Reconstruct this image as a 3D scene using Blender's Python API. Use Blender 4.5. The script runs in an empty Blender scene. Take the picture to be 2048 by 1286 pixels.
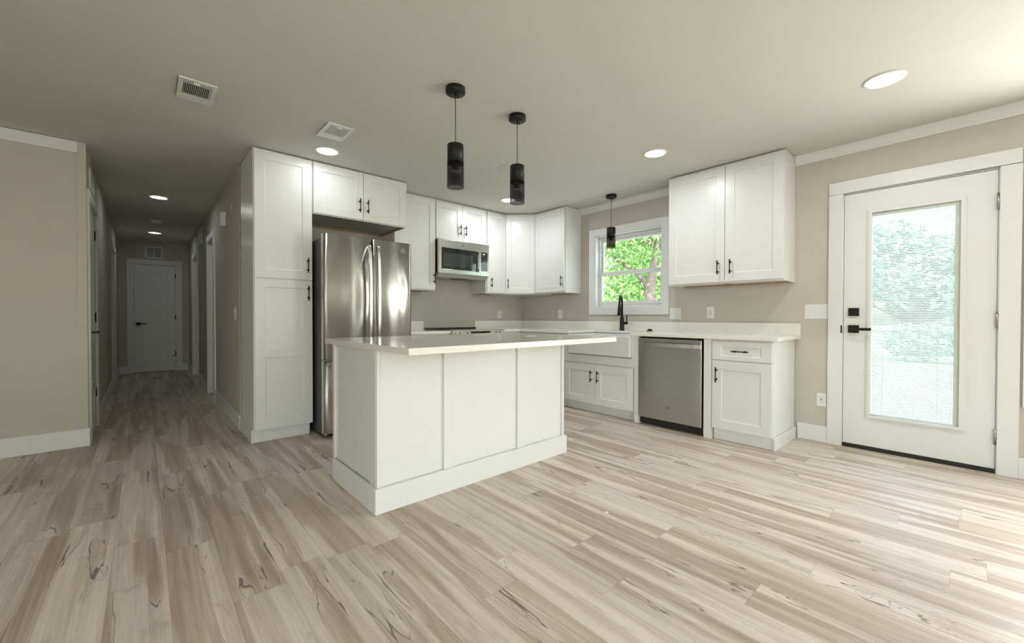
import bpy, bmesh, math, random
from mathutils import Vector, Matrix
random.seed(7)
S = bpy.context.scene
COL = S.collection
PI = math.pi
H = 2.503                      # ceiling height

# ------------------------------------------------------------------ camera
cam_d = bpy.data.cameras.new('camera'); cam = bpy.data.objects.new('camera', cam_d); COL.objects.link(cam)
cam_d.sensor_width = 36; cam_d.sensor_fit = 'HORIZONTAL'
cam_d.lens = 823.032 * 36 / 2048
cam_d.clip_start = 0.02; cam_d.clip_end = 300
_f = Vector((0.66719701, 0.74479862, -0.01109797)); _r = Vector((0.74485351, -0.66722676, 0.00130332)); _u = Vector((0.00643415, 0.00913593, 0.99993757))
Mc = Matrix((( _r.x, _u.x, -_f.x, -4.3599), (_r.y, _u.y, -_f.y, -4.6436), (_r.z, _u.z, -_f.z, 1.0756), (0, 0, 0, 1)))
cam.matrix_world = Mc
S.camera = cam

# ------------------------------------------------------------------ world, sun, window light, added fills, exposure
S.view_settings.view_transform = 'Standard'; S.view_settings.look = 'None'
S.view_settings.gamma = 1; S.view_settings.exposure = 0.60
S.view_settings.use_curve_mapping = False
W = bpy.data.worlds.new('sky'); S.world = W; W.use_nodes = True
wn = W.node_tree.nodes; wl = W.node_tree.links; wn.clear()
wo = wn.new('ShaderNodeOutputWorld'); wb = wn.new('ShaderNodeBackground'); ws = wn.new('ShaderNodeTexSky')
ws.sky_type = 'NISHITA'; ws.sun_disc = False; ws.sun_elevation = math.radians(58); ws.sun_rotation = math.radians(250)
ws.air_density = 1.3; ws.dust_density = 3.0; ws.ozone_density = 0.6
wb.inputs['Strength'].default_value = 0.66
wl.new(ws.outputs[0], wb.inputs[0]); wl.new(wb.outputs[0], wo.inputs[0])

def add_light(name, typ, loc, direction, energy, color, **kw):
    l = bpy.data.lights.new(name, typ); l.energy = energy; l.color = color
    for k, v in kw.items(): setattr(l, k, v)
    o = bpy.data.objects.new(name, l); COL.objects.link(o); o.location = loc
    o.rotation_euler = Vector(direction).to_track_quat('-Z', 'Y').to_euler()
    return o
add_light('sun', 'SUN', (-10, -8, 20), (0.50, 0.30, -0.95), 8.5, (1.0, 0.95, 0.86), angle=0.02)
# daylight through the window right of the garden door; then added unseen fills
add_light('daylight_side_window', 'AREA', (0.30, -5.87, 1.35), (-1, 0, 0.02), 84, (1.0, 0.965, 0.92), shape='RECTANGLE', size=1.7, size_y=1.5)
add_light('added_fill_front', 'AREA', (-5.4, -8.72, 1.45), (0, 1, -0.05), 36, (1.0, 0.955, 0.89), shape='RECTANGLE', size=2.2, size_y=1.5)  # added unseen area fill behind the camera for island front and side

add_light('added_fill_left', 'AREA', (-8.42, -6.9, 1.45), (1, 0.25, -0.18), 24, (0.97, 1.0, 0.96), shape='RECTANGLE', size=2.0, size_y=1.4, spread=2.3)  # added unseen area fill that lifts the island's left side

# ------------------------------------------------------------------ material helpers
MATS = {}
def mat(name, col=(.8, .8, .8), rough=.5, metal=0., spec=.5, bump=None, var=0., vscale=6., coat=0., aniso=0., emis=None, estr=0.):
    if name in MATS: return MATS[name]
    m = bpy.data.materials.new(name); m.use_nodes = True; nt = m.node_tree; b = nt.nodes['Principled BSDF']
    b.inputs['Base Color'].default_value = (*col, 1); b.inputs['Roughness'].default_value = rough
    b.inputs['Metallic'].default_value = metal; b.inputs['Specular IOR Level'].default_value = spec
    b.inputs['Coat Weight'].default_value = coat; b.inputs['Coat Roughness'].default_value = .1
    b.inputs['Anisotropic'].default_value = aniso
    if emis: b.inputs['Emission Color'].default_value = (*emis, 1); b.inputs['Emission Strength'].default_value = estr
    tc = nt.nodes.new('ShaderNodeTexCoord')
    if var > 0:
        n = nt.nodes.new('ShaderNodeTexNoise'); n.inputs['Scale'].default_value = vscale; n.inputs['Detail'].default_value = 3
        nt.links.new(tc.outputs['Object'], n.inputs['Vector'])
        r = nt.nodes.new('ShaderNodeMapRange'); r.inputs['From Min'].default_value = .3; r.inputs['From Max'].default_value = .7
        r.inputs['To Min'].default_value = 1 - var; r.inputs['To Max'].default_value = 1 + var
        nt.links.new(n.outputs[0], r.inputs['Value'])
        mx = nt.nodes.new('ShaderNodeVectorMath'); mx.operation = 'SCALE'; mx.inputs[0].default_value = col
        nt.links.new(r.outputs[0], mx.inputs['Scale']); nt.links.new(mx.outputs[0], b.inputs['Base Color'])
    if bump:
        n = nt.nodes.new('ShaderNodeTexNoise'); n.inputs['Scale'].default_value = bump[0]; n.inputs['Detail'].default_value = 2
        mp = nt.nodes.new('ShaderNodeMapping')
        if len(bump) > 2: mp.inputs['Scale'].default_value = bump[2]
        nt.links.new(tc.outputs['Object'], mp.inputs[0]); nt.links.new(mp.outputs[0], n.inputs['Vector'])
        bp = nt.nodes.new('ShaderNodeBump'); bp.inputs['Strength'].default_value = bump[1]; bp.inputs['Distance'].default_value = .002
        nt.links.new(n.outputs[0], bp.inputs['Height']); nt.links.new(bp.outputs[0], b.inputs['Normal'])
    MATS[name] = m; return m

WALL = mat('beige_wall_paint', (.55, .52, .45), .75, bump=(160, .25), var=.015)
CEIL = mat('ceiling_paint', (.64, .63, .565), .9, bump=(120, .2), var=.01)
TRIM = mat('white_trim_paint', (.76, .765, .745), .4)
CAB = mat('white_cabinet_lacquer', (.78, .785, .765), .30, var=.01)
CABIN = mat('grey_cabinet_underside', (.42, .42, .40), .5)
RAWWOOD = mat('raw_plywood_edge', (.42, .27, .13), .7, var=.2, vscale=30)
BLACK = mat('matt_black_metal', (.009, .009, .009), .45, spec=.35)
BLKPL = mat('black_plastic', (.010, .010, .012), .4)
BLKGL = mat('black_glass', (.012, .014, .014), .04, spec=.8, coat=.4)
MESHGL = mat('microwave_window_mesh', (.045, .055, .05), .06, spec=.8)
STEEL = mat('brushed_stainless_steel', (.60, .59, .55), .27, metal=1., bump=(8, .05, (1, 1, 60)))
def steel(name, col, rough, fine, wave, wsc):
    """brushed steel: fine horizontal grooves blur reflections vertically, long vertical waves bend them"""
    m = bpy.data.materials.new(name); m.use_nodes = True; nt = m.node_tree; b = nt.nodes['Principled BSDF']; N = nt.nodes; L = nt.links
    b.inputs['Base Color'].default_value = (*col, 1); b.inputs['Metallic'].default_value = 1; b.inputs['Roughness'].default_value = rough
    b.inputs['Anisotropic'].default_value = fine; b.inputs['Anisotropic Rotation'].default_value = .25
    tg = N.new('ShaderNodeTangent'); tg.direction_type = 'RADIAL'; tg.axis = 'Z'; L.new(tg.outputs[0], b.inputs['Tangent'])
    tc = N.new('ShaderNodeTexCoord'); mp = N.new('ShaderNodeMapping'); mp.inputs['Scale'].default_value = (wsc, wsc, wsc * .05); L.new(tc.outputs['Object'], mp.inputs[0])
    n = N.new('ShaderNodeTexNoise'); n.inputs['Scale'].default_value = 1; n.inputs['Detail'].default_value = 1; L.new(mp.outputs[0], n.inputs['Vector'])
    bp = N.new('ShaderNodeBump'); bp.inputs['Strength'].default_value = wave; bp.inputs['Distance'].default_value = .02; L.new(n.outputs[0], bp.inputs['Height'])
    L.new(bp.outputs[0], b.inputs['Normal']); return m
STEELF = steel('polished_stainless_door', (.68, .66, .61), .30, 1.0, .50, 6.0)
STEELD = steel('dishwasher_stainless', (.46, .45, .42), .26, .9, .10, 3.0)
FSIDE = mat('charcoal_fridge_side', (.045, .045, .048), .45)
NICK = mat('satin_nickel', (.42, .40, .37), .3, metal=1.)
QUARTZ = mat('white_quartz', (.84, .825, .77), .07, spec=.55, var=.03, vscale=30)
PORC = mat('white_porcelain', (.74, .75, .72), .1, spec=.5)
PLAST = mat('white_plastic', (.78, .79, .76), .35)
SLOT = mat('outlet_slot_grey', (.10, .10, .10), .5)
RUB = mat('black_rubber', (.01, .01, .01), .6)
VENTD = mat('duct_shade_dark', (.015, .018, .015), .8)
LED = mat('led_diffuser', (.9, .9, .9), .4, emis=(.93, .97, 1.0), estr=2.2)
GREYPR = mat('grey_plastic_and_shade', (.55, .56, .56), .4)
BADGE = mat('badge_metal', (.30, .30, .28), .35, metal=1.)
BLINDM = mat('white_blind_slat', (.82, .85, .85), .5)
BLINDR = mat('grey_blind_rail', (.74, .77, .72), .4)

def glass(name, tint, refl=.06, rough=.01):
    m = bpy.data.materials.new(name); m.use_nodes = True; nt = m.node_tree; nt.nodes.clear()
    o = nt.nodes.new('ShaderNodeOutputMaterial'); t = nt.nodes.new('ShaderNodeBsdfTransparent'); g = nt.nodes.new('ShaderNodeBsdfGlossy')
    t.inputs[0].default_value = (*tint, 1); g.inputs['Roughness'].default_value = rough
    fr = nt.nodes.new('ShaderNodeFresnel'); fr.inputs[0].default_value = 1.45
    ma = nt.nodes.new('ShaderNodeMath'); ma.operation = 'MAXIMUM'; ma.inputs[1].default_value = refl
    mi = nt.nodes.new('ShaderNodeMixShader')
    ge = nt.nodes.new('ShaderNodeNewGeometry'); sb = nt.nodes.new('ShaderNodeMath'); sb.operation = 'SUBTRACT'; sb.inputs[0].default_value = 1; nt.links.new(ge.outputs['Backfacing'], sb.inputs[1])
    mu = nt.nodes.new('ShaderNodeMath'); mu.operation = 'MULTIPLY'; nt.links.new(ma.outputs[0], mu.inputs[0]); nt.links.new(sb.outputs[0], mu.inputs[1])
    nt.links.new(fr.outputs[0], ma.inputs[0]); nt.links.new(mu.outputs[0], mi.inputs[0])
    nt.links.new(t.outputs[0], mi.inputs[1]); nt.links.new(g.outputs[0], mi.inputs[2]); nt.links.new(mi.outputs[0], o.inputs[0])
    return m
CLEAR = glass('clear_window_glass', (.965, .98, .97), .04)
SMOKE = glass('smoked_pendant_glass', (.56, .55, .57), .09)

def floor_mat():
    m = bpy.data.materials.new('vinyl_plank_floor'); m.use_nodes = True; nt = m.node_tree; N = nt.nodes; L = nt.links
    b = N['Principled BSDF']
    def math_(op, a, bb=None, c=None):
        n = N.new('ShaderNodeMath'); n.operation = op
        for i, v in enumerate((a, bb, c)):
            if v is None: continue
            if isinstance(v, (int, float)): n.inputs[i].default_value = v
            else: L.new(v, n.inputs[i])
        return n.outputs[0]
    tc = N.new('ShaderNodeTexCoord'); sp = N.new('ShaderNodeSeparateXYZ'); L.new(tc.outputs['Object'], sp.inputs[0])
    x, y = sp.outputs[0], sp.outputs[1]
    PW, PL = .178, 1.22
    xs = math_('DIVIDE', math_('ADD', x, .02), PW); row = math_('FLOOR', xs); fx = math_('FRACT', xs)
    w1 = N.new('ShaderNodeTexWhiteNoise'); w1.noise_dimensions = '1D'; L.new(row, w1.inputs['W'])
    ys = math_('ADD', math_('DIVIDE', y, PL), math_('MULTIPLY', w1.outputs[0], 7.3)); colm = math_('FLOOR', ys); fy = math_('FRACT', ys)
    cv = N.new('ShaderNodeCombineXYZ'); L.new(row, cv.inputs[0]); L.new(colm, cv.inputs[1])
    w2 = N.new('ShaderNodeTexWhiteNoise'); w2.noise_dimensions = '3D'; L.new(cv.outputs[0], w2.inputs['Vector'])
    off = N.new('ShaderNodeVectorMath'); off.operation = 'SCALE'; L.new(w2.outputs['Color'], off.inputs[0]); off.inputs['Scale'].default_value = 60
    def coords(sx, sy):
        mp = N.new('ShaderNodeVectorMath'); mp.operation = 'MULTIPLY'; L.new(tc.outputs['Object'], mp.inputs[0]); mp.inputs[1].default_value = (sx, sy, 1)
        ad = N.new('ShaderNodeVectorMath'); ad.operation = 'ADD'; L.new(mp.outputs[0], ad.inputs[0]); L.new(off.outputs[0], ad.inputs[1])
        return ad.outputs[0]
    def noise(sx, sy, det, dist, rough=.5):
        n = N.new('ShaderNodeTexNoise'); n.inputs['Scale'].default_value = 1; n.inputs['Detail'].default_value = det
        n.inputs['Distortion'].default_value = dist; n.inputs['Roughness'].default_value = rough
        L.new(coords(sx, sy), n.inputs['Vector']); return n.outputs[0]
    def ramp(v, a, bb, lo=0., hi=1., smooth=True):
        r = N.new('ShaderNodeMapRange'); r.interpolation_type = 'SMOOTHSTEP' if smooth else 'LINEAR'
        L.new(v, r.inputs['Value'])
        for k, q in zip(('From Min', 'From Max', 'To Min', 'To Max'), (a, bb, lo, hi)): r.inputs[k].default_value = q
        return r.outputs[0]
    def mix(f, a, bb):
        n = N.new('ShaderNodeMix'); n.data_type = 'RGBA'
        if isinstance(f, (int, float)): n.inputs['Factor'].default_value = f
        else: L.new(f, n.inputs['Factor'])
        for s, v in ((n.inputs['A'], a), (n.inputs['B'], bb)):
            if isinstance(v, tuple): s.default_value = (*v, 1)
            else: L.new(v, s)
        return n.outputs['Result']
    A = noise(9.0, .70, 3.5, .45, .45)            # broad heartwood bands
    B = noise(26, .8, 3, .25)
    G = noise(150, 3.0, 3, .2, .65)             # fine grain
    M = noise(5, 2.2, 2, .4)                   # where cracks show
    K = noise(11, 3.2, 4, 1.2, .6)             # swirly figure
    band = ramp(A, .485, .575)
    soft = ramp(B, .40, .64)
    cream = mix(soft, (.680, .605, .510), (.570, .485, .395))
    tan = mix(soft, (.520, .428, .332), (.415, .330, .248))
    c = mix(band, cream, tan)
    c = mix(ramp(K, .56, .74, 0, .45), c, (.36, .28, .205))
    e = math_('ABSOLUTE', math_('SUBTRACT', A, .512))
    crack = math_('MULTIPLY', ramp(e, .0, .0085, 1, 0), ramp(M, .46, .56))
    c = mix(math_('MULTIPLY', crack, .80), c, (.095, .070, .052))
    e2 = math_('ABSOLUTE', math_('SUBTRACT', K, .58))
    fleck = math_('MULTIPLY', ramp(e2, .0, .010, 1, 0), ramp(M, .55, .64))
    c = mix(math_('MULTIPLY', fleck, .55), c, (.11, .085, .065))
    g = ramp(G, .3, .7, .86, 1.09, False)
    pv = ramp(w2.outputs[0], 0, 1, .91, 1.06, False)
    sx = math_('MINIMUM', fx, math_('SUBTRACT', 1, fx)); sy = math_('MINIMUM', fy, math_('SUBTRACT', 1, fy))
    seam = math_('MINIMUM', ramp(sx, 0, .008, .68, 1), ramp(sy, 0, .0016, .72, 1))
    tot = math_('MULTIPLY', math_('MULTIPLY', g, pv), seam)
    sc = N.new('ShaderNodeVectorMath'); sc.operation = 'SCALE'; L.new(c, sc.inputs[0]); L.new(tot, sc.inputs['Scale'])
    L.new(sc.outputs[0], b.inputs['Base Color'])
    L.new(ramp(G, .3, .7, .40, .50, False), b.inputs['Roughness']); b.inputs['Specular IOR Level'].default_value = .42
    bp = N.new('ShaderNodeBump'); bp.inputs['Strength'].default_value = .25; bp.inputs['Distance'].default_value = .001
    L.new(math_('MULTIPLY', G, seam), bp.inputs['Height']); L.new(bp.outputs[0], b.inputs['Normal'])
    return m
FLOOR = floor_mat()

# ------------------------------------------------------------------ mesh builder
class MB:
    def __init__(s): s.v = []; s.f = []; s.sm = []
    def add(s, vs, fs, smooth=False):
        b = len(s.v); s.v += [tuple(v) for v in vs]; s.f += [tuple(i + b for i in f) for f in fs]; s.sm += [smooth] * len(fs); return s
    def box(s, x0, x1, y0, y1, z0, z1):
        if x0 > x1: x0, x1 = x1, x0
        if y0 > y1: y0, y1 = y1, y0
        if z0 > z1: z0, z1 = z1, z0
        v = [(x, y, z) for z in (z0, z1) for y in (y0, y1) for x in (x0, x1)]
        return s.add(v, [(0, 2, 3, 1), (4, 5, 7, 6), (0, 1, 5, 4), (2, 6, 7, 3), (0, 4, 6, 2), (1, 3, 7, 5)])
    def prism(s, poly, z0, z1):                 # poly counter-clockwise in xy
        n = len(poly); v = [(x, y, z0) for x, y in poly] + [(x, y, z1) for x, y in poly]
        return s.add(v, [tuple(range(n))[::-1], tuple(range(n, 2 * n))] + [(i, (i + 1) % n, n + (i + 1) % n, n + i) for i in range(n)])
    def extrude(s, prof, origin, a, b, along, length, smooth=False):   # profile (p,q) in axes a,b swept along a direction
        o = Vector(origin); a = Vector(a); b = Vector(b); d = Vector(along) * length; n = len(prof)
        v = [o + a * p + b * q for p, q in prof]; v += [x + d for x in v]
        return s.add(v, [tuple(range(n))[::-1], tuple(range(n, 2 * n))] + [(i, (i + 1) % n, n + (i + 1) % n, n + i) for i in range(n)], smooth)
    def cyl(s, p0, p1, r0, r1=None, n=24, cap=True):
        r1 = r0 if r1 is None else r1
        return s.tube([p0, p1], [r0, r1], n, cap)
    def tube(s, pts, rs, n=16, cap=True):
        pts = [Vector(p) for p in pts]
        if not isinstance(rs, (list, tuple)): rs = [rs] * len(pts)
        t = (pts[1] - pts[0]).normalized(); ref = Vector((0, 0, 1)) if abs(t.z) < .9 else Vector((1, 0, 0))
        u = t.cross(ref).normalized(); V = []
        for i, p in enumerate(pts):
            t = (pts[min(i + 1, len(pts) - 1)] - pts[max(i - 1, 0)]).normalized()
            u = (u - t * u.dot(t)).normalized(); w = t.cross(u)
            V += [p + (u * math.cos(2 * PI * k / n) + w * math.sin(2 * PI * k / n)) * rs[i] for k in range(n)]
        F = [(i * n + k, i * n + (k + 1) % n, (i + 1) * n + (k + 1) % n, (i + 1) * n + k) for i in range(len(pts) - 1) for k in range(n)]
        b = len(s.v); s.add(V, F, True)
        if cap:
            s.f += [tuple(b + k for k in range(n))[::-1], tuple(b + (len(pts) - 1) * n + k for k in range(n))]; s.sm += [False, False]
        return s
    def lathe(s, c, prof, n=32, axis='z', smooth=True):   # prof: list of (r, h)
        c = Vector(c); V = []
        for r, h in prof:
            for k in range(n):
                a = 2 * PI * k / n; p = (r * math.cos(a), r * math.sin(a), h)
                if axis == 'x': p = (p[2], p[0], p[1])
                if axis == 'y': p = (p[0], p[2], p[1])
                V.append(c + Vector(p))
        m = len(prof)
        return s.add(V, [(i * n + k, i * n + (k + 1) % n, (i + 1) * n + (k + 1) % n, (i + 1) * n + k) for i in range(m - 1) for k in range(n)], smooth)
    def shaker(s, P, U, Nn, w, z0, z1, panels, rail=.068, t=.019, dep=.008, side=None):
        # slab on plane through P (xy), along U, outward Nn; front at t ; panels = [(za, zb)]
        P = Vector((P[0], P[1], 0)); U = Vector((*U, 0)); Nn = Vector((*Nn, 0))
        sd = side if side else rail
        def pt(u, z, d): return P + U * u + Vector((0, 0, z)) + Nn * d
        us = [0, sd, w - sd, w]; zs = [z0]
        for a, b in panels: zs += [a, b]
        zs.append(z1); pk = set(range(1, len(zs) - 1, 2))
        flip = U.cross(Vector((0, 0, 1))).dot(Nn) < 0
        def q(*p): s.add(p if not flip else p[::-1], [(0, 1, 2, 3)])
        for i in range(3):
            for j in range(len(zs) - 1):
                a, b, c, d = us[i], us[i + 1], zs[j], zs[j + 1]
                if i == 1 and j in pk:
                    k = .004
                    o = [pt(a, c, t), pt(b, c, t), pt(b, d, t), pt(a, d, t)]
                    n = [pt(a + k, c + k, t - dep), pt(b - k, c + k, t - dep), pt(b - k, d - k, t - dep), pt(a + k, d - k, t - dep)]
                    for e in range(4): q(o[e], o[(e + 1) % 4], n[(e + 1) % 4], n[e])
                    q(*n)
                else: q(pt(a, c, t), pt(b, c, t), pt(b, d, t), pt(a, d, t))
        # back & sides
        q(pt(0, z1, 0), pt(w, z1, 0), pt(w, z0, 0), pt(0, z0, 0))
        q(pt(0, z0, 0), pt(w, z0, 0), pt(w, z0, t), pt(0, z0, t)); q(pt(0, z1, t), pt(w, z1, t), pt(w, z1, 0), pt(0, z1, 0))
        q(pt(0, z0, 0), pt(0, z0, t), pt(0, z1, t), pt(0, z1, 0)); q(pt(w, z0, t), pt(w, z0, 0), pt(w, z1, 0), pt(w, z1, t))
        return s
    def build(s, name, m, parent=None, bevel=0., seg=2, weld=True):
        o0 = ROOT.get(parent.name, Vector((0, 0, 0))) if parent else getattr(s, 'org', Vector((0, 0, 0)))
        me = bpy.data.meshes.new(name)
        bm = bmesh.new()
        vs = [bm.verts.new(Vector(v) - o0) for v in s.v]
        for f, sm in zip(s.f, s.sm):
            try:
                fc = bm.faces.new([vs[i] for i in f]); fc.smooth = sm
            except ValueError: pass
        if weld: bmesh.ops.remove_doubles(bm, verts=bm.verts, dist=1e-5)
        bm.to_mesh(me); bm.free()
        me.materials.append(m)
        o = bpy.data.objects.new(name, me); COL.objects.link(o)
        if parent: o.parent = parent; ROOT[o.name] = o0
        else: o.location = o0; ROOT[o.name] = o0
        if bevel > 0:
            b = o.modifiers.new('bevel', 'BEVEL'); b.width = bevel; b.segments = seg; b.limit_method = 'ANGLE'; b.angle_limit = math.radians(50)
        return o
ROOT = {}
def tag(o, label=None, cat=None, group=None, kind=None):
    if label: o['label'] = label
    if cat: o['category'] = cat
    if group: o['group'] = group
    if kind: o['kind'] = kind
    return o
def thing(name, loc, label=None, cat=None, group=None, kind=None):
    o = bpy.data.objects.new(name, None); COL.objects.link(o); o.location = loc; o.empty_display_size = .1
    ROOT[o.name] = Vector(loc); return tag(o, label, cat, group, kind)
def box(*a): return MB().box(*a)

# ------------------------------------------------------------------ the room
HLX, HRX, HEY, LWY = -4.709, -3.677, 5.942, 0.2485
RX0, RY0 = -8.2, -8.5
def wall(name, axis, p0, p1, a0, a1, z0, z1, holes, m=WALL):
    """slab between p0 and p1 on axis, spanning a0..a1 and z0..z1 with rectangular holes (a,b,zc,zd)"""
    A = sorted({a0, a1, *[h[0] for h in holes], *[h[1] for h in holes]}); Z = sorted({z0, z1, *[h[2] for h in holes], *[h[3] for h in holes]})
    def solid(i, j):
        if i < 0 or j < 0 or i >= len(A) - 1 or j >= len(Z) - 1: return False
        ca, cz = (A[i] + A[i + 1]) / 2, (Z[j] + Z[j + 1]) / 2
        return not any(h[0] < ca < h[1] and h[2] < cz < h[3] for h in holes)
    mb = MB()
    def P(p, a, z): return (p, a, z) if axis == 'x' else (a, p, z)
    for i in range(len(A) - 1):
        for j in range(len(Z) - 1):
            if not solid(i, j): continue
            a, b, c, d = A[i], A[i + 1], Z[j], Z[j + 1]
            mb.add([P(p0, a, c), P(p0, b, c), P(p0, b, d), P(p0, a, d)], [(0, 1, 2, 3)])
            mb.add([P(p1, a, c), P(p1, b, c), P(p1, b, d), P(p1, a, d)], [(3, 2, 1, 0)])
            if not solid(i - 1, j): mb.add([P(p0, a, c), P(p1, a, c), P(p1, a, d), P(p0, a, d)], [(0, 1, 2, 3)])
            if not solid(i + 1, j): mb.add([P(p0, b, c), P(p1, b, c), P(p1, b, d), P(p0, b, d)], [(3, 2, 1, 0)])
            if not solid(i, j - 1): mb.add([P(p0, a, c), P(p1, a, c), P(p1, b, c), P(p0, b, c)], [(3, 2, 1, 0)])
            if not solid(i, j + 1): mb.add([P(p0, a, d), P(p1, a, d), P(p1, b, d), P(p0, b, d)], [(0, 1, 2, 3)])
    o = mb.build(name, m); o['kind'] = 'structure'; return o

tag(box(RX0 - .2, .15, RY0 - .2, HEY + .2, -.12, 0).build('floor', FLOOR), kind='structure')
tag(box(RX0 - .2, .20, RY0 - .2, HEY + .2, H, H + .2).build('ceiling', CEIL), kind='structure')
DY0, DY1 = -4.758, -3.930     # garden door
WY0, WY1, WZ0, WZ1 = -2.310, -1.388, 1.199, 2.113
wall('wall_right', 'x', 0, .15, RY0, .12, 0, H, [(WY0, WY1, WZ0, WZ1), (DY0 - .012, DY1 + .012, -.001, 2.10), (-6.77, -4.97, .58, 2.10)])
wall('wall_back', 'y', 0, .12, HRX, 0, 0, H, [])
wall('wall_left', 'y', LWY, LWY + .12, RX0, HLX, 0, H, [])
wall('wall_side', 'x', RX0 - .12, RX0, RY0, LWY + .12, 0, H, [(-7.9, -5.9, .72, 2.18)])
wall('wall_front', 'y', RY0 - .12, RY0, RX0, 0, 0, H, [(-6.6, -4.2, .7, 2.2)])
wall('wall_hall_left', 'x', HLX - .12, HLX, LWY + .12, HEY, 0, H, [(.40, 1.06, -.001, 2.06), (3.85, 4.70, -.001, 2.10)])
wall('wall_hall_right', 'x', HRX, HRX + .12, .12, HEY, 0, H, [(1.83, 2.50, -.001, 2.10), (4.0, 4.85, -.001, 2.10)])
wall('wall_hall_end', 'y', HEY, HEY + .12, HLX - .12, HRX + .12, 0, H, [(-4.500, -3.870, -.001, 2.080)])

tag(box(HLX - .12, HRX + .12, HEY + .125, HEY + .15, 0, 2.2).build('leak_panel_hall', WALL), kind='structure')  # added unseen panel, stops light leaking past the end door
tag(box(HLX - .15, HLX - .125, .30, 5.0, 0, 2.2).build('leak_panel_left', WALL), kind='structure')  # added unseen panel, blocks outdoor light behind the left hall doors
tag(box(HRX + .125, HRX + .15, 1.7, 5.0, 0, 2.2).build('leak_panel_right', WALL), kind='structure')  # added unseen panel, blocks outdoor light behind the right hall doors
# baseboards
def baseboard(name, x0, x1, y0, y1, h=.14): return tag(box(x0, x1, y0, y1, 0, h).build(name, TRIM, bevel=.003), kind='structure')
T = .014
baseboard('baseboard_left', RX0 + .001, HLX + T, LWY - T, LWY - .0005, .148)
baseboard('baseboard_corner', HLX - .0005 + .0005, HLX + T, LWY, .325, .148)
baseboard('baseboard_right', -T, -.0005, -3.832, -3.612)
baseboard('baseboard_right_far', -T, -.0005, RY0, -4.861)
baseboard('baseboard_hall_left', HLX + .0005, HLX + T, 1.14, 3.76)
baseboard('baseboard_hall_left_far', HLX + .0005, HLX + T, 4.79, HEY)
baseboard('baseboard_hall_right', HRX - T, HRX - .0005, -.03, 1.745)
baseboard('baseboard_hall_right_mid', HRX - T, HRX - .0005, 2.585, 3.905)
baseboard('baseboard_hall_right_far', HRX - T, HRX - .0005, 4.945, HEY)
baseboard('baseboard_hall_end', HLX + T, -4.592, HEY - T, HEY - .0005)
baseboard('baseboard_hall_end_right', -3.79, HRX - T, HEY - T, HEY - .0005)
baseboard('baseboard_front', RX0, 0, RY0 + .0005, RY0 + T)
baseboard('baseboard_side', RX0 + .0005, RX0 + T, RY0, LWY)
# crown mouldings
def crown(name, origin, out, along, length):
    pr = [(0, -.078), (.012, -.078), (.014, -.066), (.022, -.060), (.034, -.040), (.048, -.022), (.052, -.012), (.056, -.010), (.056, -.001), (0, -.001)]
    return tag(MB().extrude(pr, origin, out, (0, 0, 1), along, length).build(name, TRIM), kind='structure')
crown('trim_1', (-.0005, -2.556, H), (-1, 0, 0), (0, 1, 0), 1.395)
crown('trim_2', (-.0005, RY0, H), (-1, 0, 0), (0, 1, 0), -3.585 - RY0)
tag(box(RX0, -4.752, LWY - .018, LWY - .0005, 2.408, H - .004).build('trim_3', TRIM, bevel=.002), kind='structure')
tag(box(HLX - .05, HLX + .004, LWY - .004, LWY - .0004, .148, H - .002).build('trim_4', WALL), kind='structure')
tag(box(HRX - .004, HRX + .001, -.03, .03, .14, H - .002).build('trim_5', WALL), kind='structure')

# ------------------------------------------------------------------ doors
def casing_x(x, s, y0, y1, zt, w=.09, t=.018, m=TRIM, head=None):
    """casing on plane x, protruding in direction s, around opening y0..y1, top zt"""
    mb = MB(); h = head or w
    mb.box(x, x + s * t, y0 - w, y0, 0, zt); mb.box(x, x + s * t, y1, y1 + w, 0, zt); mb.box(x, x + s * t, y0 - w, y1 + w, zt, zt + h)
    return mb
d = thing('door_1', (0, (DY0 + DY1) / 2, 0), 'white glazed garden door with blinds between its panes', None, None, 'structure')
casing_x(-.0005, -1, DY0 - .008, DY1 + .008, 2.105, .095, .018, head=.100).build('casing', TRIM, d, .002)
jm = MB(); jm.box(.000, .15, DY0 - .011, DY0 - .003, 0, 2.10); jm.box(.000, .15, DY1 + .003, DY1 + .011, 0, 2.10); jm.box(.000, .15, DY0 - .011, DY1 + .011, 2.094, 2.099)
jm.box(.055, .075, DY0 - .003, DY0 + .012, 0, 2.094); jm.box(.055, .075, DY1 - .012, DY1 + .003, 0, 2.094); jm.box(.055, .075, DY0, DY1, 2.08, 2.094)
jm.build('door_jamb', TRIM, d)
# slab with glazed opening
GY0, GY1, GZ0, GZ1 = -4.589, -4.104, .285, 1.915
sl = MB(); 
sl.box(.006, .050, DY0, GY0 - .0, .032, 2.090); sl.box(.006, .050, GY1, DY1, .032, 2.090); sl.box(.006, .050, GY0, GY1, .032, GZ0); sl.box(.006, .050, GY0, GY1, GZ1, 2.090)
sl.build('door_slab', TRIM, d)
fr = MB()
for (r, x0) in ((.028, -.006), (.018, -.012)):
    fr.box(x0, .006, GY0 - r, GY0 + .002, GZ0 - r, GZ1 + r); fr.box(x0, .006, GY1 - .002, GY1 + r, GZ0 - r, GZ1 + r)
    fr.box(x0, .006, GY0, GY1, GZ0 - r, GZ0 + .002); fr.box(x0, .006, GY0, GY1, GZ1 - .002, GZ1 + r)
fr.build('glazing_frame', TRIM, d, .003)
box(.004, .008, GY0, GY1, GZ0, GZ1).build('glass_pane', CLEAR, d)
box(.036, .040, GY0, GY1, GZ0, GZ1).build('glass_pane', CLEAR, d)
tag(box(.0085, .032, GY0 + .001, GY1 - .001, 1.886, GZ1 - .001).build('blind_headrail', BLINDR, d), 'grey blind headrail')
ch = box(.0095, .032, GY0 + .001, -4.558, GZ0 + .001, 1.886).build('blind_side_channel', BLINDR, d)
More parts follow.
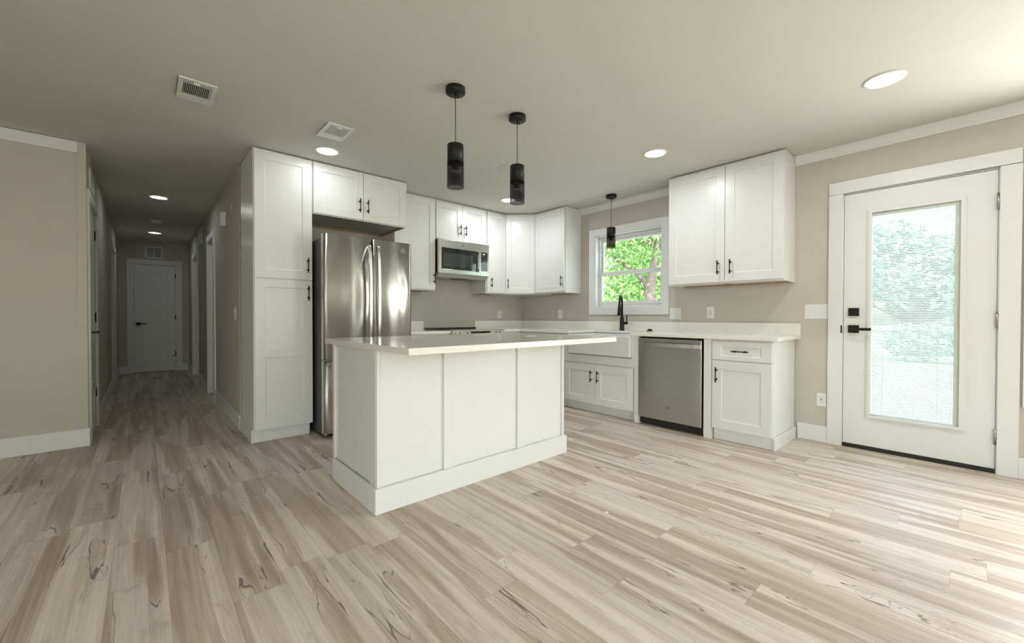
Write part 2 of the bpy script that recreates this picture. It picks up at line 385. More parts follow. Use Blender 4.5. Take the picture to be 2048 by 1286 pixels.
box(.0083, .0094, -4.580, -4.566, 1.74, 1.800).build('blind_slider', BLINDM, ch)
sl = MB(); z = .300
while z < 1.880:
    c, s_ = .0062 * math.cos(.74), .0062 * math.sin(.74)
    sl.add([(.022 - c, -4.556, z - s_), (.022 - c, GY1 - .002, z - s_), (.022, GY1 - .002, z + .0010), (.022, -4.556, z + .0010), (.022 + c, GY1 - .002, z + s_), (.022 + c, -4.556, z + s_)], [(0, 1, 2, 3), (3, 2, 4, 5)])
    sl.add([(.022 - c, -4.556, z - s_ - .0006), (.022 - c, GY1 - .002, z - s_ - .0006), (.022, GY1 - .002, z + .0004), (.022, -4.556, z + .0004), (.022 + c, GY1 - .002, z + s_ - .0006), (.022 + c, -4.556, z + s_ - .0006)], [(3, 2, 1, 0), (5, 4, 2, 3)])
    z += .0127
sl.build('blind_slats', BLINDM, d, weld=False)
for yy in (-4.172, -4.478):
    MB().cyl((.0155, yy, .295), (.0155, yy, 1.886), .0009, n=6).build('blind_cord', BLINDM, d)
box(.012, .032, -4.556, GY1 - .002, .2865, .295).build('blind_bottom_rail', BLINDM, d)
box(-.012, .0055, -4.031, -3.962, 1.087, 1.153).build('deadbolt', BLACK, d, .003)
lv = box(-.014, .0055, -4.031, -3.962, .948, 1.012).build('lever_plate', BLACK, d, .003)
MB().cyl((-.014, -3.997, .980), (-.05, -3.997, .980), .010).box(-.060, -.048, -4.112, -3.985, .969, .991).build('door_lever', BLACK, lv, .002)
box(-.0205, -.016, -3.924, -3.914, .945, 1.010).build('strike_plate', BLACK, d, .002)
for a, b in ((.204, .308), (1.004, 1.114), (1.815, 1.927)):
    hg = MB().cyl((-.010, DY0 - .002, a), (-.010, DY0 - .002, b), .007, n=14)
    hg.box(-.0195, -.0175, DY0 - .030, DY0 - .004, a + .004, b - .004) if False else None
    hg.box(-.006, .0055, DY0 - .004, DY0 + .0, a + .003, b - .003); hg.build('hinge', NICK, d)
tag(box(-.004, .14, DY0 - .003, DY1 + .003, 0.0005, .029).build('threshold', RUB, d, .003), 'black threshold')

def simple_door(name, label, axis, face, s, a0, a1, zt, hinge_hi, lever_a, panels=True, inset=0.0, casing=(.09, .018)):
    """closed white panel door; axis 'x': plane x=face, room side s. a along y (or x)"""
    def mp(mb):                                   # swap for axis y
        if axis == 'y': mb.v = [(v[1], v[0], v[2]) for v in mb.v]; mb.f = [f[::-1] for f in mb.f]
        return mb
    org = (face, (a0 + a1) / 2, 0) if axis == 'x' else ((a0 + a1) / 2, face, 0)
    d = thing(name, org, label, None, None, 'structure')
    w, t = casing
    mp(casing_x(face + s * .0005, s, a0 - .0, a1 + .0, zt, w, t)).build('casing', TRIM, d, .002)
    jb = MB(); f1 = face - s * .118
    jb.box(face, f1, a0, a0 + .012, 0.001, zt - .001); jb.box(face, f1, a1 - .012, a1, 0.001, zt - .001); jb.box(face, f1, a0, a1, zt - .013, zt - .001)
    mp(jb).build('door_jamb', TRIM, d)
    fs = face - s * inset
    sb = MB(); P = (fs - s * .035, a0 + .015); 
    sb.shaker(P, (0, 1), (s, 0), (a1 - a0) - .03, .010, zt - .016, [(.22, .30 + (zt - .5) * .45), (.42 + (zt - .5) * .45, zt - .14)] if panels == 2 else [(.20, zt - .14)], rail=.11, t=.034, dep=.006)
    mp(sb).build('door_slab', TRIM, d)
    for zz in (.30, 1.02, zt - .25):
        ha = a1 - .013 if hinge_hi else a0 + .013
        mp(box(fs - .006 * s, fs + s * .008, ha - .008, ha + .008, zz, zz + .09)).build('hinge', BLACK, d)
    sg = -1 if lever_a > (a0 + a1) / 2 else 1
    lp = mp(box(fs - s * .0009, fs + s * .010, lever_a - .032, lever_a + .032, .905, .965)).build('lever_plate', BLACK, d, .002)
    mp(box(fs + s * .008, fs + s * .052, lever_a - .009, lever_a + .009, .927, .945).box(fs + s * .044, fs + s * .056, min(lever_a - sg * .01, lever_a + sg * .12), max(lever_a - sg * .01, lever_a + sg * .12), .925, .947)).build('door_lever', BLACK, lp, .002)
    return d
d2 = simple_door('door_2', 'plain white door with black lever at end of hall', 'y', HEY, -1, -4.500, -3.870, 2.080, True, -4.435, 1)
bs = MB().cyl((-3.93, HEY - .003, .30), (-3.93, HEY - .06, .30), .007, n=10).box(-3.935, -3.885, HEY - .066, HEY - .054, .294, .306); bs.build('door_stop', BLACK, d2)
d3 = simple_door('door_3', 'white closet door with black hinges and louvred grille near the hall corner', 'x', HLX, 1, .40, 1.06, 2.06, True, .47, 1)
lg = MB()
lg.box(HLX - .0005, HLX + .006, .50, .96, .36, .38); lg.box(HLX - .0005, HLX + .006, .50, .96, .84, .86); lg.box(HLX - .0005, HLX + .006, .48, .50, .36, .86); lg.box(HLX - .0005, HLX + .006, .96, .98, .36, .86)
for i in range(22): lg.box(HLX - .0004, HLX + .005, .50, .96, .385 + i * .021, .395 + i * .021)
lg.build('louvre_grille', TRIM, d3)
simple_door('door_4', 'left hall wall opening closed by an added light-blocking white door', 'x', HLX, 1, 3.85, 4.70, 2.10, True, 3.95, 1, .085)  # slab added across the opening to keep outdoor light out of the hall
simple_door('door_5', 'nearer opening of right hall wall closed by an added light-blocking white door', 'x', HRX, -1, 1.83, 2.50, 2.10, True, 1.93, 1, .085)  # slab added to close the opening against outdoor light
simple_door('door_6', 'farther opening of right hall wall closed by an added light-blocking white door', 'x', HRX, -1, 4.00, 4.85, 2.10, True, 4.10, 1, .085)  # slab added here too, closing the opening against outdoor light

# ------------------------------------------------------------------ windows
def window(name, label, y0, y1, z0, z1, cw=.085, rail=None, xg=.10):
    w = thing(name, (0, (y0 + y1) / 2, z0), label, None, None, 'structure')
    cs = MB(); t = .018; a = -.0005
    cs.box(a, a - t, y0 - cw, y0, z0 - cw - .008, z1 + cw); cs.box(a, a - t, y1, y1 + cw, z0 - cw - .008, z1 + cw); cs.box(a, a - t, y0, y1, z1, z1 + cw); cs.box(a, a - t, y0, y1, z0 - cw - .008, z0)
    cs.build('casing', TRIM, w, .002)
    jb = MB(); jb.box(-.004, xg + .04, y0 + .0005, y0 + .008, z0, z1); jb.box(-.004, xg + .04, y1 - .008, y1 - .0005, z0, z1); jb.box(-.004, xg + .04, y0, y1, z1 - .008, z1 - .0005); jb.box(-.004, xg + .04, y0, y1, z0 + .0005, z0 + .008)
    jb.build('window_jamb', TRIM, w)
    fr = MB(); f = .030
    fr.box(xg - .03, xg + .04, y0 + .008, y0 + f, z0 + .008, z1 - .008); fr.box(xg - .03, xg + .04, y1 - f, y1 - .008, z0 + .008, z1 - .008)
    fr.box(xg - .03, xg + .04, y0 + f, y1 - f, z1 - f - .012, z1 - .008); fr.box(xg - .03, xg + .04, y0 + f, y1 - f, z0 + .008, z0 + f)
    fr.build('window_frame', PLAST, w, .002)
    zr = rail or (z0 + z1) / 2
    for (za, zb, xx, r0, r1) in ((z0 + f, zr + .022, xg - .016, .045, .044), (zr - .022, z1 - f - .012, xg + .018, .036, .034)):
        s = MB(); q = .026
        s.box(xx - .014, xx + .014, y0 + f, y0 + f + q, za, zb); s.box(xx - .014, xx + .014, y1 - f - q, y1 - f, za, zb)
        s.box(xx - .014, xx + .014, y0 + f + q, y1 - f - q, za, za + (r0 if xx < xg else r1)); s.box(xx - .014, xx + .014, y0 + f + q, y1 - f - q, zb - (r1 if xx < xg else r0), zb)
        sh = s.build('sash', PLAST, w, .002)
        box(xx - .002, xx + .002, y0 + f + q - .003, y1 - f - q + .003, za + .03, zb - .03).build('pane', CLEAR, sh)
    return w
window('window_1', 'white sash window over the farmhouse sink', WY0, WY1, WZ0, WZ1, rail=1.628)
window('window_2', 'large white sash window right of the garden door', -6.77, -4.97, .58, 2.10, cw=.095)
w3 = thing('added_window_front', (-5.4, RY0, .7), 'added unseen white window behind the camera for fill light', None, None, 'structure')  # added opening out of view, positioned for the front fill
c3 = MB(); 
for a in ((-6.7, -6.6, .6, 2.3), (-4.2, -4.1, .6, 2.3), (-6.6, -4.2, .6, .7), (-6.6, -4.2, 2.2, 2.3)): c3.box(a[0], a[1], RY0 + .0005, RY0 + .02, a[2], a[3])
c3.build('casing', TRIM, w3)
box(-5.43, -5.37, RY0 - .09, RY0 - .05, .7, 2.2).build('mullion', PLAST, w3)
box(-6.6, -4.2, RY0 - .07, RY0 - .066, .7, 2.2).build('pane', CLEAR, w3)
w4 = thing('added_window_left', (RX0, -6.9, .72), 'added unseen white window in the far left wall for fill light', None, None, 'structure')  # added opening out of view, made for the left fill
c4 = MB()
for a in ((-8.0, -7.9, .62, 2.28), (-5.9, -5.8, .62, 2.28), (-7.9, -5.9, .62, .72), (-7.9, -5.9, 2.18, 2.28)): c4.box(RX0 + .0005, RX0 + .02, a[0], a[1], a[2], a[3])
c4.build('casing', TRIM, w4)
box(RX0 - .09, RX0 - .05, -6.93, -6.87, .72, 2.18).build('mullion', PLAST, w4)
box(RX0 - .07, RX0 - .066, -7.9, -5.9, .72, 2.18).build('pane', CLEAR, w4)
# white cased panel on the living-room side of the left wall (seen only in reflections)
tr = MB()
for a in ((-7.50, -7.36), (-6.14, -6.00)): tr.box(a[0], a[1], LWY - .018, LWY - .0005, .148, 2.12)
tr.box(-7.50, -6.0, LWY - .018, LWY - .0005, 2.12, 2.22)
tag(tr.build('trim_6', TRIM), kind='structure')

# ------------------------------------------------------------------ cabinets
def handle(parent, c, axis, out, L=.134):
    """black bar pull centred at c, on a face with outward normal out, running along axis"""
    c = Vector(c); a = Vector(axis); o = Vector((*out, 0)).normalized(); mb = MB(); q = c + o * .030
    mb.tube([q - a * L / 2, q - a * (L / 2 - .012), q - a * (L / 2 - .018), q - a * (L / 2 - .035), q - a * (L / 2 - .040), q + a * (L / 2 - .040), q + a * (L / 2 - .035), q + a * (L / 2 - .018), q + a * (L / 2 - .012), q + a * L / 2],
            [.0050, .0052, .0068, .0068, .0046, .0046, .0068, .0068, .0052, .0050], 12)
    for s in (-1, 1):
        p = c + a * s * (L / 2 - .027); mb.cyl(p - o * .0003, p + o * .030, .0042, n=10); mb.cyl(p - o * .0003, p + o * .004, .0075, n=12)
    return tag(mb.build('handle', BLACK, parent), 'black bar handle')
def doorf(parent, P, U, Nn, w, z0, z1, panels=None, rail=.072, name='door', side=None):
    panels = panels or [(z0 + rail, z1 - rail)]
    return MB().shaker(P, U, Nn, w, z0, z1, panels, rail=side or rail).build(name, CAB, parent, .0012, 1)

# tall pantry
t = thing('pantry_cabinet', (-3.441, -.31, 0), 'tall white two-door pantry cabinet between hallway and fridge', 'cabinet')
box(-3.672, -3.208, -.615, -.004, .105, 2.498).build('body', CAB, t)
tb = MB(); tb.box(-3.672, -3.225, -.588, -.02, .0005, .105); tb.box(-3.688, -3.672, -.600, -.035, .0005, .112); tb.build('toe_kick', CAB, t, .002)
dd = doorf(t, (-3.664, -.616), (1, 0), (0, -1), .452, 1.408, 2.490, rail=.078); handle(dd, (-3.250, -.635, 1.538), (0, 0, 1), (0, -1))
dd = doorf(t, (-3.664, -.616), (1, 0), (0, -1), .452, .113, 1.396, [(.200, .722), (.798, 1.328)], rail=.078); handle(dd, (-3.248, -.635, 1.287), (0, 0, 1), (0, -1))
# over-fridge
t = thing('wall_cabinet', (-2.738, -.31, 2.02), 'white two-door cabinet directly above the fridge', 'cabinet', )
box(-3.204, -2.272, -.615, -.004, 2.040, 2.498).build('body', CAB, t)
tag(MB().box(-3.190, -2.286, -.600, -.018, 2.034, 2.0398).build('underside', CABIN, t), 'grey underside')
ew = MB(); ew.box(-3.204, -2.272, -.615, -.600, 2.020, 2.0399); ew.build('face_frame', CAB, t)
ew = MB(); ew.box(-3.204, -2.272, -.024, -.004, 2.020, 2.0339); ew.box(-2.290, -2.273, -.5999, -.0245, 2.020, 2.0339); ew.box(-3.203, -3.188, -.5999, -.0245, 2.020, 2.0339)
tag(ew.build('plywood_edge', RAWWOOD, t), 'raw plywood edge')
dd = doorf(t, (-3.198, -.616), (1, 0), (0, -1), .458, 2.028, 2.490, rail=.072); handle(dd, (-2.776, -.635, 2.162), (0, 0, 1), (0, -1))
dd = doorf(t, (-2.735, -.616), (1, 0), (0, -1), .460, 2.028, 2.490, rail=.072); handle(dd, (-2.696, -.635, 2.162), (0, 0, 1), (0, -1))
# uppers on the back wall
def upper(label, x0, x1, z0, doors, name='wall_cabinet'):
    t = thing(name, ((x0 + x1) / 2, -.16, z0), label, 'cabinet')
    box(x0, x1, -.315, -.004, z0 + .012, 2.498).build('body', CAB, t)
    e = MB(); e.box(x0, x1, -.315, -.298, z0, z0 + .0119); e.box(x0, x0 + .016, -.298, -.004, z0, z0 + .0119); e.box(x1 - .016, x1, -.298, -.004, z0, z0 + .0119); e.build('face_frame', CAB, t)
    e = MB(); e.box(x0 + .0165, x1 - .0165, -.022, -.006, z0 + .001, z0 + .0118); tag(e.build('plywood_edge', RAWWOOD, t), 'raw plywood edge')
    for (a, b, zb, hx) in doors:
        dd = doorf(t, (a, -.316), (1, 0), (0, -1), b - a, zb, 2.480, rail=.072)
        handle(dd, (hx, -.335, zb + .134), (0, 0, 1), (0, -1), .130)
    return t
upper('white cabinet with one door, between the fridge and the microwave', -2.268, -1.737, 1.390, [(-2.262, -1.741, 1.403, -1.762)])
upper('short white two-door cabinet above the microwave', -1.731, -.960, 2.020, [(-1.724, -1.346, 2.030, -1.384), (-1.341, -.964, 2.030, -1.299)])
upper('narrow white cabinet right of the microwave', -.957, -.612, 1.390, [(-.942, -.620, 1.403, -.880)])
# diagonal corner upper
t = thing('corner_wall_cabinet', (-.25, -.25, 1.39), 'white diagonal-front cabinet in the upper room corner', 'cabinet')
poly = [(-.609, -.004), (-.609, -.320), (-.320, -.609), (-.004, -.609), (-.004, -.004)]
MB().prism(poly, 1.402, 2.498).build('body', CAB, t)
poly2 = [(-.590, -.02), (-.590, -.312), (-.312, -.590), (-.02, -.590), (-.02, -.02)]
e = MB()
for i in range(5):
    a, b = poly[i], poly[(i + 1) % 5]; c, d_ = poly2[i], poly2[(i + 1) % 5]
    e.prism([a, b, d_, c], 1.390, 1.4019)
e.build('face_frame', CAB, t)
U = (math.sqrt(.5), -math.sqrt(.5)); Nn = (-math.sqrt(.5), -math.sqrt(.5))
dl = .289 * math.sqrt(2)
dd = doorf(t, (-.609 + U[0] * .006 + Nn[0] * .001, -.320 + U[1] * .006 + Nn[1] * .001), U, Nn, dl - .012, 1.403, 2.480)
hp = Vector((-.609 + U[0] * .040 + Nn[0] * .020, -.320 + U[1] * .040 + Nn[1] * .020, 1.535)); handle(dd, hp, (0, 0, 1), Nn, .130)
# uppers on the right wall
def upper_r(label, y0, y1, doors):
    t = thing('wall_cabinet', (-.16, (y0 + y1) / 2, 1.39), label, 'cabinet')
    box(-.315, -.004, y0, y1, 1.402, 2.498).build('body', CAB, t)
    e = MB(); e.box(-.315, -.298, y0, y1, 1.390, 1.4019); e.box(-.298, -.004, y0, y0 + .016, 1.390, 1.4019); e.box(-.298, -.004, y1 - .016, y1, 1.390, 1.4019); e.build('face_frame', CAB, t)
    e = MB(); e.box(-.022, -.006, y0 + .0165, y1 - .0165, 1.391, 1.4018); 
    if y1 - y0 > .8: e.box(-.297, -.023, (y0 + y1) / 2 - .009, (y0 + y1) / 2 + .009, 1.391, 1.4018)
    tag(e.build('plywood_edge', RAWWOOD, t), 'raw plywood edge')
    for (a, b, hy) in doors:
        dd = doorf(t, (-.316, b), (0, -1), (-1, 0), b - a, 1.408, 2.482, rail=.078)
        handle(dd, (-.335, hy, 1.541), (0, 0, 1), (-1, 0))
upper_r('white single-door cabinet left of the window', -1.158, -.612, [(-1.152, -.620, -1.117)])
upper_r('large white two-door cabinet right of the window', -3.583, -2.556, [(-3.106, -2.562, -3.053), (-3.578, -3.111, -3.163)])

# base cabinets, right wall
FX = -.611
def base_body(label, name, y0, y1, ztop=.882, tk=.100):
    t = thing(name, (-.31, (y0 + y1) / 2, 0), label, 'cabinet'); box(FX, -.022, y0, y1, tk, ztop).build('body', CAB, t); return t
t = base_body('white sink cabinet with two low doors under farmhouse sink', 'base_cabinet', -2.345, -1.412, .640)
sp_ = MB(); sp_.box(FX - .019, FX, -2.352, -2.318, .560, .882); sp_.box(FX - .019, FX, -1.490, -1.412, .560, .882); sp_.box(FX - .019, FX, -2.318, -1.490, .560, .648); sp_.build('apron_frame', CAB, t)
dd = doorf(t, (FX - .001, -1.418), (0, -1), (-1, 0), .442, .105, .548, rail=.075); handle(dd, (FX - .020, -1.816, .416), (0, 0, 1), (-1, 0))
dd = doorf(t, (FX - .001, -1.865), (0, -1), (-1, 0), .472, .105, .548, rail=.075); handle(dd, (FX - .020, -1.905, .416), (0, 0, 1), (-1, 0))
box(-.560, -.545, -2.34, -1.412, .0005, .100).build('toe_kick', CAB, t)
tag(box(FX - .019, -.03, -2.4015, -2.353, .0005, .882).build('filler_panel', CAB, bevel=.0015), 'white filler panel on the sink side of the dishwasher', 'cabinet panel')
tag(box(FX - .019, -.03, -3.1165, -3.050, .0005, .882).build('filler_panel', CAB, bevel=.0015), 'white filler panel between dishwasher and drawer cabinet', 'cabinet panel')
t = base_body('white base cabinet with one drawer over one door, at counter end', 'base_cabinet', -3.590, -3.1185)
dd = doorf(t, (FX - .001, -3.123), (0, -1), (-1, 0), .462, .706, .866, [(.742, .824)], side=.075, name='drawer'); handle(dd, (FX - .020, -3.355, .786), (0, 1, 0), (-1, 0))
dd = doorf(t, (FX - .001, -3.123), (0, -1), (-1, 0), .462, .106, .699, rail=.078); handle(dd, (FX - .020, -3.163, .575), (0, 0, 1), (-1, 0))
tk = MB(); tk.box(-.590, -.572, -3.590, -3.125, .0005, .099); tk.box(-.605, -.02, -3.606, -3.590, .0005, .099); tk.build('toe_kick', CAB, t, .002)
# corner & hidden runs
t = thing('corner_base_cabinet', (-.45, -.7, 0), 'white corner base cabinet under the counter, mostly behind the island', 'cabinet')
MB().prism([(-.916, -.022), (-.916, -.611), (-.611, -.611), (-.611, -1.408), (-.022, -1.408), (-.022, -.022)], .10, .882).build('body', CAB, t)
MB().prism([(-.90, -.05), (-.90, -.55), (-.55, -.55), (-.55, -1.40), (-.05, -1.40), (-.05, -.05)], .0005, .10).build('toe_kick', CAB, t)
dd = doorf(t, (-.912, -.612), (1, 0), (0, -1), .278, .105, .866); handle(dd, (-.875, -.632, .76), (0, 0, 1), (0, -1))
dd = doorf(t, (FX - .001, -.660), (0, -1), (-1, 0), .740, .105, .866); handle(dd, (FX - .020, -1.36, .76), (0, 0, 1), (-1, 0))
t = thing('base_cabinet', (-2.0, -.31, 0), 'white base cabinet between fridge and range', 'cabinet')
box(-2.268, -1.722, -.611, -.022, .10, .882).build('body', CAB, t); box(-2.26, -1.73, -.55, -.05, .0005, .10).build('toe_kick', CAB, t)
dd = doorf(t, (-2.264, -.612), (1, 0), (0, -1), .538, .706, .866, [(.742, .824)], side=.075, name='drawer'); handle(dd, (-1.995, -.632, .786), (1, 0, 0), (0, -1))
dd = doorf(t, (-2.264, -.612), (1, 0), (0, -1), .538, .106, .699); handle(dd, (-1.78, -.632, .58), (0, 0, 1), (0, -1))

# ------------------------------------------------------------------ worktops
ZC0, ZC1, XF = .884, .914, -.645
t = thing('worktop', (-.32, -1.8, ZC0), 'white quartz worktop with backsplash along the window wall', 'worktop')
c = MB()
c.prism([(-.920, -.003), (-.920, -.645), (-.645, -.645), (-.645, -1.492), (-.150, -1.492), (-.150, -2.318), (XF, -2.318), (XF, -3.632), (-.003, -3.632), (-.003, -.003)][::1], ZC0, ZC1)
c.build('slab', QUARTZ, t, .002)
bs = MB(); bs.box(-.022, -.003, -3.632, -.003, ZC1, 1.022); bs.build('backsplash', QUARTZ, t, .0015)
box(-.918, -.022, -.022, -.003, ZC1, 1.022).build('backsplash', QUARTZ, t, .0015)
t = thing('worktop', (-2.0, -.32, ZC0), 'short white quartz worktop between fridge and range', 'worktop')
box(-2.270, -1.716, -.645, -.003, ZC0, ZC1).build('slab', QUARTZ, t, .002); box(-2.270, -1.718, -.022, -.003, ZC1, 1.022).build('backsplash', QUARTZ, t, .0015)

# ------------------------------------------------------------------ island
IX0, IX1, IY0, IY1 = -3.418, -1.877, -2.490, -1.80
t = thing('kitchen_island', ((IX0 + IX1) / 2, (IY0 + IY1) / 2, 0), 'white panelled kitchen island base in middle of room', 'kitchen island')
box(IX0 + .012, IX1 - .012, IY0 + .012, IY1, .100, .892).build('body', CAB, t)
bb = MB()
bb.box(IX0 - .016, IX1 + .016, IY0 - .018, IY0 + .002, .0005, .138); bb.box(IX0 - .016, IX0 + .002, IY0 + .002, IY1 - .03, .0005, .138); bb.box(IX1 - .002, IX1 + .016, IY0 + .002, IY1 - .03, .0005, .138)
bb.build('baseboard', CAB, t, .002)
def trimstrip(*a): box(*a).build('trim_board', CAB, t, .0015)
trimstrip(IX0, IX0 + .020, IY0 - .002, IY0 + .0119, .1385, .893); trimstrip(IX1 - .022, IX1, IY0 - .002, IY0 + .0119, .1385, .893)
trimstrip(-2.990, -2.912, IY0 - .002, IY0 + .0119, .1385, .893); trimstrip(-2.377, -2.298, IY0 - .002, IY0 + .0119, .1385, .893)
trimstrip(IX0 - .002, IX0 + .0119, IY0 + .012, IY0 + .095, .1385, .893); trimstrip(IX0 - .002, IX0 + .0119, IY1 - .030, IY1, .1385, .893)
trimstrip(IX1 - .0119, IX1 + .002, IY0 + .012, IY0 + .095, .1385, .893); trimstrip(IX1 - .0119, IX1 + .002, IY1 - .030, IY1, .1385, .893)
for i in range(3):
    w_ = (IX1 - IX0) / 3; x1 = IX1 - i * w_ - .004
    dd = doorf(t, (x1, IY1 + .001), (-1, 0), (0, 1), w_ - .008, .106, .699); handle(dd, (x1 - .04, IY1 + .020, .60), (0, 0, 1), (0, 1))
    dd = doorf(t, (x1, IY1 + .001), (-1, 0), (0, 1), w_ - .008, .706, .872, [(.742, .836)], side=.075, name='drawer'); handle(dd, (x1 - w_ / 2, IY1 + .020, .788), (1, 0, 0), (0, 1))
box(IX0 + .01, IX1 - .01, IY1 - .07, IY1 - .055, .0005, .099).build('toe_kick', CAB, t)
mb = box(-3.434, -1.742, -2.885, -1.690, .8935, .927); mb.org = Vector((-2.588, -2.288, .8935))
tag(mb.build('island_worktop', QUARTZ, bevel=.0015), 'large white quartz slab on top of the island', 'worktop')
t = thing('pop_up_outlet', (-2.137, -2.385, .9272), 'small flat round cover set in island worktop', 'outlet')
MB().lathe((-2.137, -2.385, .9272), [(0.0001, .0028), (.040, .0030), (.046, .0026), (.048, 0)], 36).build('cover', PLAST, t)
MB().lathe((-2.137, -2.385, .9272), [(.048, .0001), (.0485, .0018), (.053, .0014), (.0545, .0001)], 36).build('ring', NICK, t)

# ------------------------------------------------------------------ sink, faucet, stopper
t = thing('farmhouse_sink', (-.40, -1.905, .655), 'white apron-front farmhouse sink below the window', 'sink')
sy0, sy1, sx0, sx1, sz0, sz1 = -2.3165, -1.4935, -.662, -.152, .656, .878
w_ = .022; bm_ = MB()
o4 = [(sx0, sy0), (sx1, sy0), (sx1, sy1), (sx0, sy1)]; i4 = [(sx0 + w_, sy0 + w_), (sx1 - w_, sy0 + w_), (sx1 - w_, sy1 - w_), (sx0 + w_, sy1 - w_)]
V = [(x, y, sz0) for x, y in o4] + [(x, y, sz1) for x, y in o4] + [(x, y, sz1) for x, y in i4] + [(x, y, sz0 + .03) for x, y in i4]
F = [(3, 2, 1, 0), (12, 13, 14, 15)]
for i in range(4):
    j = (i + 1) % 4; F += [(i, j, 4 + j, 4 + i), (4 + i, 4 + j, 8 + j, 8 + i), (8 + i, 8 + j, 12 + j, 12 + i)]
bm_.add(V, F); bm_.build('basin', PORC, t, .010, 4)
MB().lathe((-.40, -1.905, sz0 + .0302), [(.0001, .002), (.035, .002), (.045, .006), (.055, .005), (.056, 0)], 28).build('drain', BLACK, t)
t = thing('kitchen_faucet', (-.098, -1.857, ZC1), 'matt black gooseneck pull-down faucet behind the sink', 'faucet')
fx, fy = -.098, -1.857
sd = Vector((-.91, -.415, 0)).normalized(); ld = Vector((.50, -.86, 0)).normalized(); fb = Vector((fx, fy, ZC1)); up = Vector((0, 0, 1))
MB().lathe((fx, fy, ZC1), [(.0001, .0005), (.031, .0005), (.031, .004), (.0275, .006), (.0255, .075), (.0225, .150), (.0215, .160), (.0001, .160)], 28).build('body', BLACK, t)
pts = [fb + up * .158, fb + up * .300]
for k in range(1, 13):
    a = PI * k / 12 * .96; pts.append(fb + sd * (.095 - .095 * math.cos(a)) + up * (.315 + .095 * math.sin(a)))
pts.append(pts[-1] + sd * .003 - up * .02)
MB().tube(pts, .0125, 18).build('spout', BLACK, t)
e = pts[-1]; MB().tube([e + up * .004, e + sd * .002 - up * .02, e + sd * .008 - up * .085, e + sd * .012 - up * .128], [.0140, .0165, .0205, .0225], 20).build('spray_head', BLACK, t)
l0 = fb + up * .090
lv = MB().cyl(l0 + ld * .018, l0 + ld * .062, .017, .0165).tube([l0 + ld * .062, l0 + ld * .070], [.0165, .009], 20).tube([l0 + ld * .056 + up * .005, l0 + ld * .055 + up * .040, l0 + ld * .055 + up * .092], [.0055, .0062, .0072], 12)
lv.build('lever', BLACK, t)
t = thing('sink_stopper', (-.40, -2.392, ZC1), 'small black and white sink stopper lying on the worktop', 'sink stopper')
MB().lathe((-.40, -2.392, ZC1), [(.0001, .0006), (.026, .0006), (.031, .006), (.031, .012), (.0001, .012)], 28).build('base', PLAST, t)
MB().lathe((-.40, -2.392, ZC1), [(.0001, .0121), (.030, .0121), (.032, .016), (.031, .021), (.022, .023), (.021, .035), (.019, .038), (.0001, .038)], 28).build('cap', RUB, t)

# ------------------------------------------------------------------ badge with letters
def monogram(parent, c, out, r, m, name='badge'):
    """round ring emblem with letters, on plane with outward normal out"""
    c = Vector(c); o = Vector((*out, 0)); u = Vector((-o.y, o.x, 0)) * -1
    u = Vector((0, 0, 1)).cross(o) * 1.0
    mb = MB(); n = 28
    V = []
    for rr, d in ((r, 0), (r, .0016), (r * .86, .0016), (r * .86, .0004)):
        for k in range(n):
            a = 2 * PI * k / n; V.append(c + (u * math.cos(a) + Vector((0, 0, 1)) * math.sin(a)) * rr + o * d)
    mb.add(V, [(i * n + k, i * n + (k + 1) % n, (i + 1) * n + (k + 1) % n, (i + 1) * n + k) for i in range(3) for k in range(n)])
    ring = mb.build(name, m, parent)
    cu = bpy.data.curves.new('letters', 'FONT'); cu.body = 'GE'; cu.size = r * 1.05; cu.align_x = 'CENTER'; cu.align_y = 'CENTER'; cu.extrude = .0006; cu.resolution_u = 3
    ob = bpy.data.objects.new('tmp', cu); COL.objects.link(ob); bpy.context.view_layer.update()
    me = bpy.data.meshes.new_from_object(ob.evaluated_get(bpy.context.evaluated_depsgraph_get())); bpy.data.objects.remove(ob)
    M = Matrix((( u.x, 0, o.x, c.x + o.x * .0007), (u.y, 0, o.y, c.y + o.y * .0007), (0, 1, 0, c.z), (0, 0, 0, 1)))
    me.transform(Matrix.Translation(-ROOT[parent.name]) @ M); me.materials.clear(); me.materials.append(m)
    l = bpy.data.objects.new('lettering', me); COL.objects.link(l); l.parent = ring; ROOT[l.name] = ROOT[parent.name]

# ------------------------------------------------------------------ dishwasher
t = thing('dishwasher', (-.33, -2.724, 0), 'stainless steel dishwasher under the worktop', 'dishwasher')
tag(box(-.600, -.03, -3.046, -2.404, .012, .880).build('tub', BLKPL, t), 'black tub')
tag(box(-.560, -.540, -3.040, -2.412, .0005, .011).box(-.585, -.575, -3.040, -2.412, .0115, .075).build('kick_plate', BLKPL, t), 'black kick plate')
dd = box(-.645, -.601, -3.037, -2.407, .080, .866).build('door', STEELD, t, .004)
hb = MB(); n = 14
for k in range(n): 
    pass
pts = []
for k in range(n + 1):
    f_ = k / n; y = -2.438 - f_ * .578; d_ = .018 + .026 * math.sin(PI * min(max(f_, 0), 1)) ** .5
    pts.append((y, d_))
for (ya, da), (yb, db) in zip(pts[:-1], pts[1:]):
    hb.add([(-.645 - da, ya, .790), (-.645 - db, yb, .790), (-.645 - db, yb, .828), (-.645 - da, ya, .828), (-.633 - da, ya, .790), (-.633 - db, yb, .790), (-.633 - db, yb, .828), (-.633 - da, ya, .828)],
           [(0, 1, 2, 3), (7, 6, 5, 4), (3, 2, 6, 7), (4, 5, 1, 0)])
for y, d_ in (pts[0], pts[-1]): hb.box(-.645 - d_, -.6445, y - .010, y + .010, .790, .828)
hb.build('handle', STEEL, dd)
monogram(dd, (-.6452, -2.722, .210), (-1, 0), .014, BADGE)
MB().lathe((-.6452, -2.718, .848), [(.0001, -.0008), (.0035, -.0008), (.004, 0)], 14, 'x').build('indicator_light', SLOT, dd)
